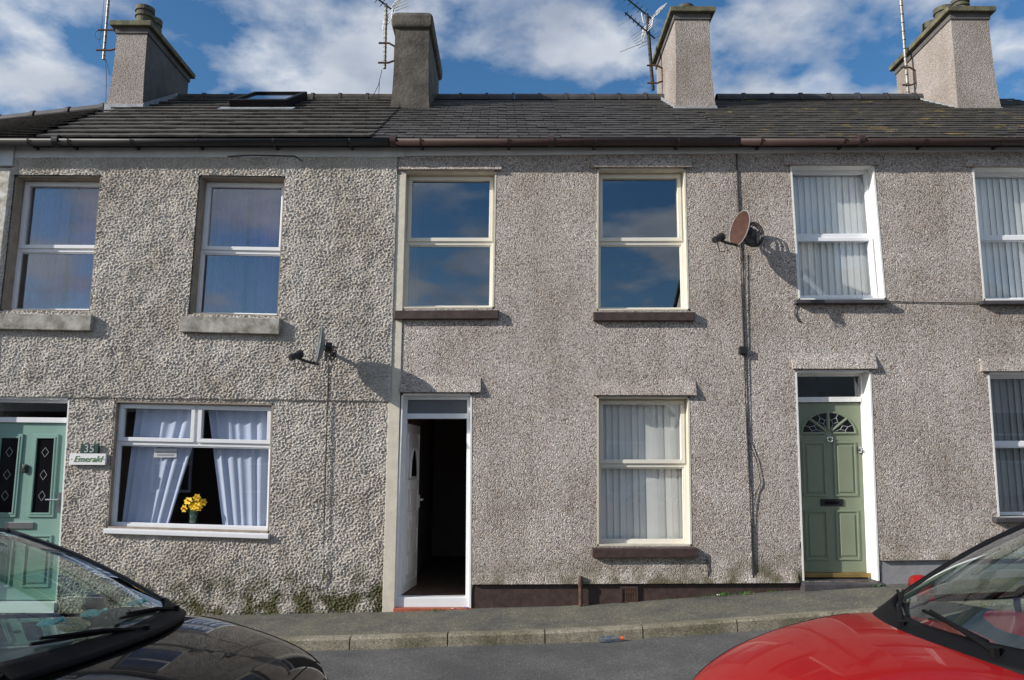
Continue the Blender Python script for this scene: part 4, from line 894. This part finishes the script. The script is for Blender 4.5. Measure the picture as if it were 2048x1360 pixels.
for px, py, n, s in ((875, 1224, 26, .035), (1437, 1192, 40, .06), (1490, 1189, 20, .04), (1545, 1186, 16, .035), (1395, 1197, 14, .03), (1745, 1171, 14, .035), (1330, 1202, 8, .025), (640, 1226, 10, .03), (520, 1228, 12, .03), (1500, 1190, 10, .04)):
    p = U(px, py, -.03)
    for k in range(n):
        x = p.x + random.gauss(0, s * 1.6); y = -.035 + random.uniform(-.03, .015) - (.05 if px in (875, 1745) else 0); z = gz(x) - .003; a = random.uniform(0, 6.28); l = random.uniform(.4, 1) * s; w_ = .006
        wd.add([(x - w_ * math.cos(a), y - w_ * math.sin(a), z), (x + w_ * math.cos(a), y + w_ * math.sin(a), z), (x + .6 * l * math.sin(a), y - .3 * l, z + l)], [(0, 1, 2)])
o = wd.build('weeds', m_weed); o['kind'] = 'stuff'; o['label'] = 'small green weeds along the foot of the walls'; o['category'] = 'weeds'
# =================================================================== cars
def car(label, paint, loc, rotz, slope, P):
    t = thing('parked_car', label, 'car', 'cars parked on the near side', loc); t.rotation_euler = (0, slope, rotz)
    W_ = P['w']; st = [(x, z + P['dz'], w, d_, q) for x, z, w, d_, q in P['st']]                                   # stations (x, ztop, halfwidth, edge drop)
    b = MB(); prev = None; m_ = 9
    def sec(x, zt, w, dr, zb):
        h = [(0, zt), (.40 * w, zt - .10 * dr), (.70 * w, zt - .38 * dr), (.88 * w, zt - .80 * dr), (.97 * w, zt - dr - .06), (w, lerp(zb, zt - dr, .55)), (w * .985, lerp(zb, zt, .25)), (w * .93, zb), (0, zb)]
        return [(x, y, z) for y, z in h] + [(x, -y, z) for y, z in h[-2:0:-1]]
    secs = [sec(*s) for s in st]; n = len(secs[0])
    vs = [v for s in secs for v in s]
    fs = [(i * n + j, (i + 1) * n + j, (i + 1) * n + (j + 1) % n, i * n + (j + 1) % n) for i in range(len(secs) - 1) for j in range(n)]
    fs += [tuple(range(n)), tuple((len(secs) - 1) * n + j for j in range(n))[::-1]]
    b.add(vs, fs); body = b.build('body', paint, t, smooth=True, subd=2)
    xb, zb_, xt, zt, yb, yt, bow = P['ws']; zb_ += P['dz']; zt += P['dz']                       # windscreen base/top
    def ws(u, v, off=0):                                        # u across -1..1, v up 0..1
        x = lerp(xb, xt, v) - bow * lerp(1, .55, v) * u * u; y = u * lerp(yb, yt, v); z = lerp(zb_, zt, v) + .035 * math.sin(math.pi * v) - .02 * u * u * v
        return Vector((x + off * .75, y, z + off * .65))
    MB().grid(lambda a, v: ws(a * 2 - 1, v), 16, 8).build('windscreen', m_cglass, t, smooth=True)
    xr_, zr = P['rear']
    def rfn(a, v):
        u = a * 2 - 1; p = ws(u, 1); x = lerp(p.x, xr_ + .1 * u * u, v); return (x, p.y * lerp(1, .93, v), p.z + .055 * math.sin(math.pi * min(1, v * 1.1)) * (1 - .5 * u * u) - .05 * v)
    MB().grid(rfn, 12, 10).build('roof', paint, t, smooth=True, solid=.03)
    for s in (-1, 1):
        MB().tube([ws(s * 1.01, v, -.012) for v in np.linspace(-.04, 1.02, 8)], .025, 8).build('a_pillar', P['pillar'], t, smooth=True)
        rail = [Vector(rfn((s + 1) / 2, v)) + Vector((0, s * .004, -.012)) for v in np.linspace(0, 1, 8)]; MB().tube(rail, .03, 8).build('roof_rail', paint, t, smooth=True)
        xs_ = [xb - .30, P['bp'], P['cp']]
        belt = lambda x: (x, s * (W_ - .045), P['belt'])
        top = lambda x: (lambda v: Vector(rfn((s + 1) / 2, max(0, min(1, v)))))((xt - x) / (xt - xr_))
        # front quarter, front door and rear door glass
        a0 = ws(s, .06); MB().add([a0 + Vector((-.06, s * .03, -.04)), belt(P['bp'] + .04), top(P['bp'] + .04) + Vector((0, 0, -.03)), ws(s, .97) + Vector((-.04, 0, -.02))], [(0, 1, 2, 3)]).build('side_window', m_cglass, t)
        MB().add([belt(P['bp'] - .04), belt(P['cp']), top(P['cp'] + .12) + Vector((0, 0, -.03)), top(P['bp'] - .04) + Vector((0, 0, -.03))], [(0, 1, 2, 3)]).build('side_window', m_cglass, t)
        MB().tube([belt(P['bp']), top(P['bp']) + Vector((0, 0, -.02))], .045, 6).build('b_pillar', m_trim, t)
        MB().add([belt(P['cp']), (xr_ - .28, s * (W_ - .1), P['belt']), Vector(rfn((s + 1) / 2, 1)), top(P['cp'] + .12)], [(0, 1, 2, 3)]).build('rear_pillar', paint, t, solid=.03)
        MB().tube([belt(x) for x in np.linspace(xb - .42, xr_ - .2, 6)], .02, 6).build('waist_trim', m_trim, t)
        # mirror
        mc = Vector((xb - P['mx'], s * (W_ + .05), P['belt'] + .05))
        mi = MB().lathe([(.0, -.05), (.06, -.045), (.085, 0), (.08, .04), (.0, .045)], (0, 0, 0), 14, 'x'); mi.v = [(mc.x + v[0], mc.y + v[1] * 1.0, mc.z + v[2] * .7) for v in mi.v]
        mi.tube([mc + Vector((0, -s * .05, -.04)), mc + Vector((.02, -s * .14, -.08))], .025, 7).build('wing_mirror', paint, t, smooth=True)
        for xw in (P['wh'][0], P['wh'][1]):
            c_ = (xw, s * (W_ - .09), .30); wm = MB().lathe([(.19, -.10), (.28, -.10), (.305, -.07), (.305, .07), (.28, .10), (.19, .10)], c_, 28, 'y').build('wheel', m_rubber, t, smooth=False)
            MB().lathe([(.0, s * .085), (.05, s * .09), (.16, s * .06), (.195, s * .095), (.195, -s * .05)], c_, 20, 'y').build('rim', m_chrome, wm)
            MB().lathe([(.30, -.12), (.37, -.12), (.37, s * .0 + .104), (.30, .104)], c_, 28, 'y').build('wheel_arch', m_trim, t)
    for s in (-1, 1):
        p0 = ws(.62 if s > 0 else -.08, -.02, .03); p1 = ws(-.02 if s > 0 else -.74, .10, .03); pm = p0.lerp(p1, .45) + Vector((.012, 0, .012))
        MB().tube([p0, pm, p1], .013, 6, .007).tube([p0 + Vector((0, 0, -.03)), p0 + Vector((0, 0, .02))], .022, 8).tube([ws((.62 if s > 0 else -.08) - .12, .035, .012), p1 + Vector((0, -.06, -.01))], .008, 5).build('wiper', m_trim, t)
    # shut lines, and headlamps laid on the real bonnet surface
    from mathutils.bvhtree import BVHTree
    bpy.context.view_layer.update(); bv = BVHTree.FromObject(body, bpy.context.evaluated_depsgraph_get())
    def drop(x, y, lift=0.0):
        h_, n__, _, _ = bv.ray_cast(Vector((x, y, 3)), Vector((0, 0, -1))); return h_ + n__ * lift if h_ else Vector((x, y, .6))
    for s in (-1, 1):
        MB().tube([drop(x, s * (.66 * W_ + .10 * W_ * min(1, (-x - .12) / .4)), -.001) for x in np.linspace(-.10, xb + .02, 14)], .0035, 5).build('bonnet_shut_line', m_trim, t)
        MB().grid(lambda a, v: drop(lerp(-.07, -.40, v) - .10 * a * (1 - v), s * lerp(.50 + .16 * v, .72 + .05 * v, a), .003), 8, 10).build('headlamp', m_lamp, t, smooth=True)
        MB().tube([drop(lerp(-.07, -.40, v), s * (.50 + .16 * v), .002) for v in np.linspace(0, 1, 10)], .003, 5).build('lamp_seal', m_trim, t)
    MB().tube([drop(-.085 - .06 * (y / (.66 * W_)) ** 2 * .3, y, -.001) for y in np.linspace(-.66 * W_, .66 * W_, 16)], .0035, 5).build('bonnet_shut_line', m_trim, t)
    # scuttle panel between bonnet and glass
    MB().grid(lambda a, v: ws((a * 2 - 1) * 1.02, 0) + Vector((lerp(-.02, .10 - .02 * (a * 2 - 1) ** 2, v), 0, lerp(.012, P['cowl'], v) - .035 * (a * 2 - 1) ** 2 * v)), 16, 4).build('scuttle_panel', m_trim, t, smooth=True, solid=.02)
    # interior
    MB().grid(lambda a, v: (lerp(xb - .02, xb - .62, v) - .12 * (a * 2 - 1) ** 2, (a * 2 - 1) * (yb - .03), zb_ - .03 + .035 * math.sin(math.pi * v) - .04 * v), 12, 6).box(xb - .72, xb - .55, -yb + .05, yb - .05, .45, zb_ - .07).build('dashboard', m_dash, t, smooth=False)
    for y in (-.36, .36):
        se = MB().box(xb - 1.55, xb - 1.05, y - .24, y + .24, .38, .58).hexa([(xb - 1.42, y - .24, .56), (xb - 1.42, y + .24, .56), (xb - 1.62, y + .22, 1.12), (xb - 1.62, y - .22, 1.12)], [(xb - 1.60, y - .24, .56), (xb - 1.60, y + .24, .56), (xb - 1.74, y + .22, 1.12), (xb - 1.74, y - .22, 1.12)])
        so_ = se.build('front_seat', m_seat, t, bevel=.05); MB().box(xb - 1.75, xb - 1.65, y - .13, y + .13, 1.16, 1.34).build('headrest', m_seat, so_, bevel=.04)
    MB().tube([(xb - .78 + .05 * math.sin(a), -.36 + .18 * math.cos(a), .84 + .17 * math.sin(a)) for a in np.linspace(0, 6.2832, 24)], .016, 7, cap=False).tube([(xb - .62, -.36, .78), (xb - .78, -.36, .84)], .03, 7).build('steering_wheel', m_trim, t, smooth=True)
    MB().box(xt - .10, xt - .06, -.10, .10, zt - .12, zt - .06).build('rear_view_mirror', m_trim, t, bevel=.01)
    MB().grid(lambda a, v: (lerp(xr_ - .01, xr_ - .30, v) - .0, (a * 2 - 1) * lerp(yt - .06, W_ - .14, v), lerp(zr - .06, P['belt'], v)), 6, 3).build('rear_window', m_cglass, t)
    MB().box(P['gr'][0] - .02, P['gr'][0] + .015, -.42, .42, .30, .42).build('grille', m_trim, t, bevel=.02)
    MB().box(P['gr'][0] + .0, P['gr'][0] + .03, -.26, .26, .44, .545).build('number_plate', m_sign, t)
    return t
rear = [(-2.4, .93, .865, .06, .24), (-3.2, .94, .86, .06, .26), (-3.65, .92, .80, .08, .30), (-3.88, .80, .70, .10, .34), (-3.94, .62, .62, .08, .40)]
PB = dict(dz=.11, mx=.70, w=.87, belt=.99, pillar=m_blackpaint, cowl=-.02, bp=-2.25, cp=-3.05, wh=(-.72, -3.2), rear=(-3.45, 1.40),
          ws=(-.80, .965, -1.70, 1.40, .72, .56, .20), lamp=(-.09, .34, .62, .40, .44), gr=(.0,),
          st=[(.0, .60, .50, .10, .30), (-.025, .68, .62, .12, .22), (-.12, .775, .73, .13, .20), (-.31, .85, .81, .13, .20), (-.56, .918, .85, .12, .22), (-.80, .968, .865, .10, .23), (-1.1, .95, .87, .06, .23)] + rear)
bk_ = car('black hatchback in the lower left corner, nose pointing right', m_blackpaint, (-.90, -5.28, rz(-2.4) - .01), 0, R(-1.3), PB)
PR = dict(dz=-.05, mx=.50, w=.86, belt=.90, pillar=m_trim, cowl=-.03, bp=-2.3, cp=-3.05, wh=(-.74, -3.2), rear=(-3.45, 1.45),
          ws=(-.98, .975, -1.90, 1.41, .72, .57, .26), lamp=(-.12, .34, .54, .42, .42), gr=(.0,),
          st=[(.0, .58, .46, .10, .30), (-.03, .67, .60, .13, .22), (-.13, .77, .73, .15, .20), (-.34, .88, .81, .15, .20), (-.62, .955, .845, .14, .22), (-.95, .995, .86, .11, .23), (-1.25, .95, .86, .06, .23)] + rear)
rd_ = car('red hatchback in the lower right corner, nose pointing left', m_redpaint, (.80, -5.62, rz(1.6) + .0), math.pi, R(2.6), PR)
# trinkets on the black car's dashboard
for i, (dx_, dy_, s, lb) in enumerate(((-1.12, .10, .05, 'teal turtle shaped trinket on the black car dashboard'), (-1.20, -.12, .045, 'blue trinket nearest the camera on the black car dashboard'), (-1.05, .38, .04, 'small blue green trinket by the black car windscreen corner'))):
    p = bk_.location + Vector((dx_, dy_, 1.10)); t = thing('dashboard_trinket', lb, 'trinket', None, p)
    MB().lathe([(0, s * .55), (s * .5, s * .45), (s * .9, s * .15), (s, 0), (0, -.002)], n=9).build('shell', m_orn, t)
    MB().tube([(s * .8, 0, .01), (s * 1.5, .01, .025)], .012, 6).tube([(.3 * s, s * .7, .008), (.6 * s, s * 1.4, .004)], .009, 5).tube([(.3 * s, -s * .7, .008), (.6 * s, -s * 1.4, .004)], .009, 5).tube([(-.5 * s, s * .6, .008), (-.9 * s, s * 1.1, .004)], .008, 5).build('flippers', m_orn, t)
# =================================================================== houses across the street (behind the camera, seen mirrored in the glass)
def opposite(label, x0, x1, y0, z_e, z_r, m, chim=True):
    h = thing('opposite_house', label, 'house', 'houses across the street'); y1 = y0 - 7; ym = (y0 + y1) / 2; gb = rz((x0 + x1) / 2) - .4
    b = MB().add([(x0, y0, gb), (x1, y0, gb), (x1, y0, z_e), (x0, y0, z_e), (x0, y1, gb), (x1, y1, gb), (x1, y1, z_e), (x0, y1, z_e), (x0, ym, z_r), (x1, ym, z_r)], [(0, 1, 2, 3), (5, 4, 7, 6), (4, 0, 3, 8, 7), (1, 5, 6, 9, 2)])
    b.build('wall', m, h)
    MB().add([(x0 - .1, y0 + .25, z_e - .1), (x1 + .1, y0 + .25, z_e - .1), (x1 + .1, ym, z_r + .06), (x0 - .1, ym, z_r + .06), (x0 - .1, y1 - .25, z_e - .1), (x1 + .1, y1 - .25, z_e - .1)], [(0, 1, 2, 3), (3, 2, 5, 4)]).build('roof', m_slate, h, solid=.06)
    n = int((x1 - x0) / 2.3)
    for i in range(n):
        for z in (gb + 1.5, gb + 4.1):
            if z + 1.4 > z_e: continue
            xx = x0 + (i + .5) * (x1 - x0) / n; w = MB().box(xx - .5, xx + .5, y0 - .02, y0 + .03, z, z + 1.35).build('window', m_dglass, h); b = MB()
            for a in ((-.55, -.48, -.05, 1.4), (.48, .55, -.05, 1.4), (-.48, .48, 1.33, 1.4), (-.48, .48, -.05, .03), (-.48, .48, .7, .76)): b.box(xx + a[0], xx + a[1], y0, y0 + .05, z + a[2], z + a[3])
            b.build('window_frame', m_white, w)
    if chim: MB().box(x0 + .1, x0 + .8, ym - .6, ym + .6, z_r - .5, z_r + 1.3).build('chimney', m_pebc, h)
m_owall = mat('pale_painted_render', (.62, .61, .58), .85, var=.06, vscale=2)
opposite('pale rendered house across the street mirrored in the right windows', 5.6, 9.6, -12.2, 5.3, 7.5, m_owall, False)
opposite('second pale house across the street mirrored in the right windows', 9.65, 15, -12.2, 5.6, 7.9, m_owall)
opposite('long low dark garage row across the street mirrored in the lower windows', -18, 4.4, -12.4, 3.0, 3.9, mat('dark_brick', (.09, .06, .05), .9, var=.2), False)
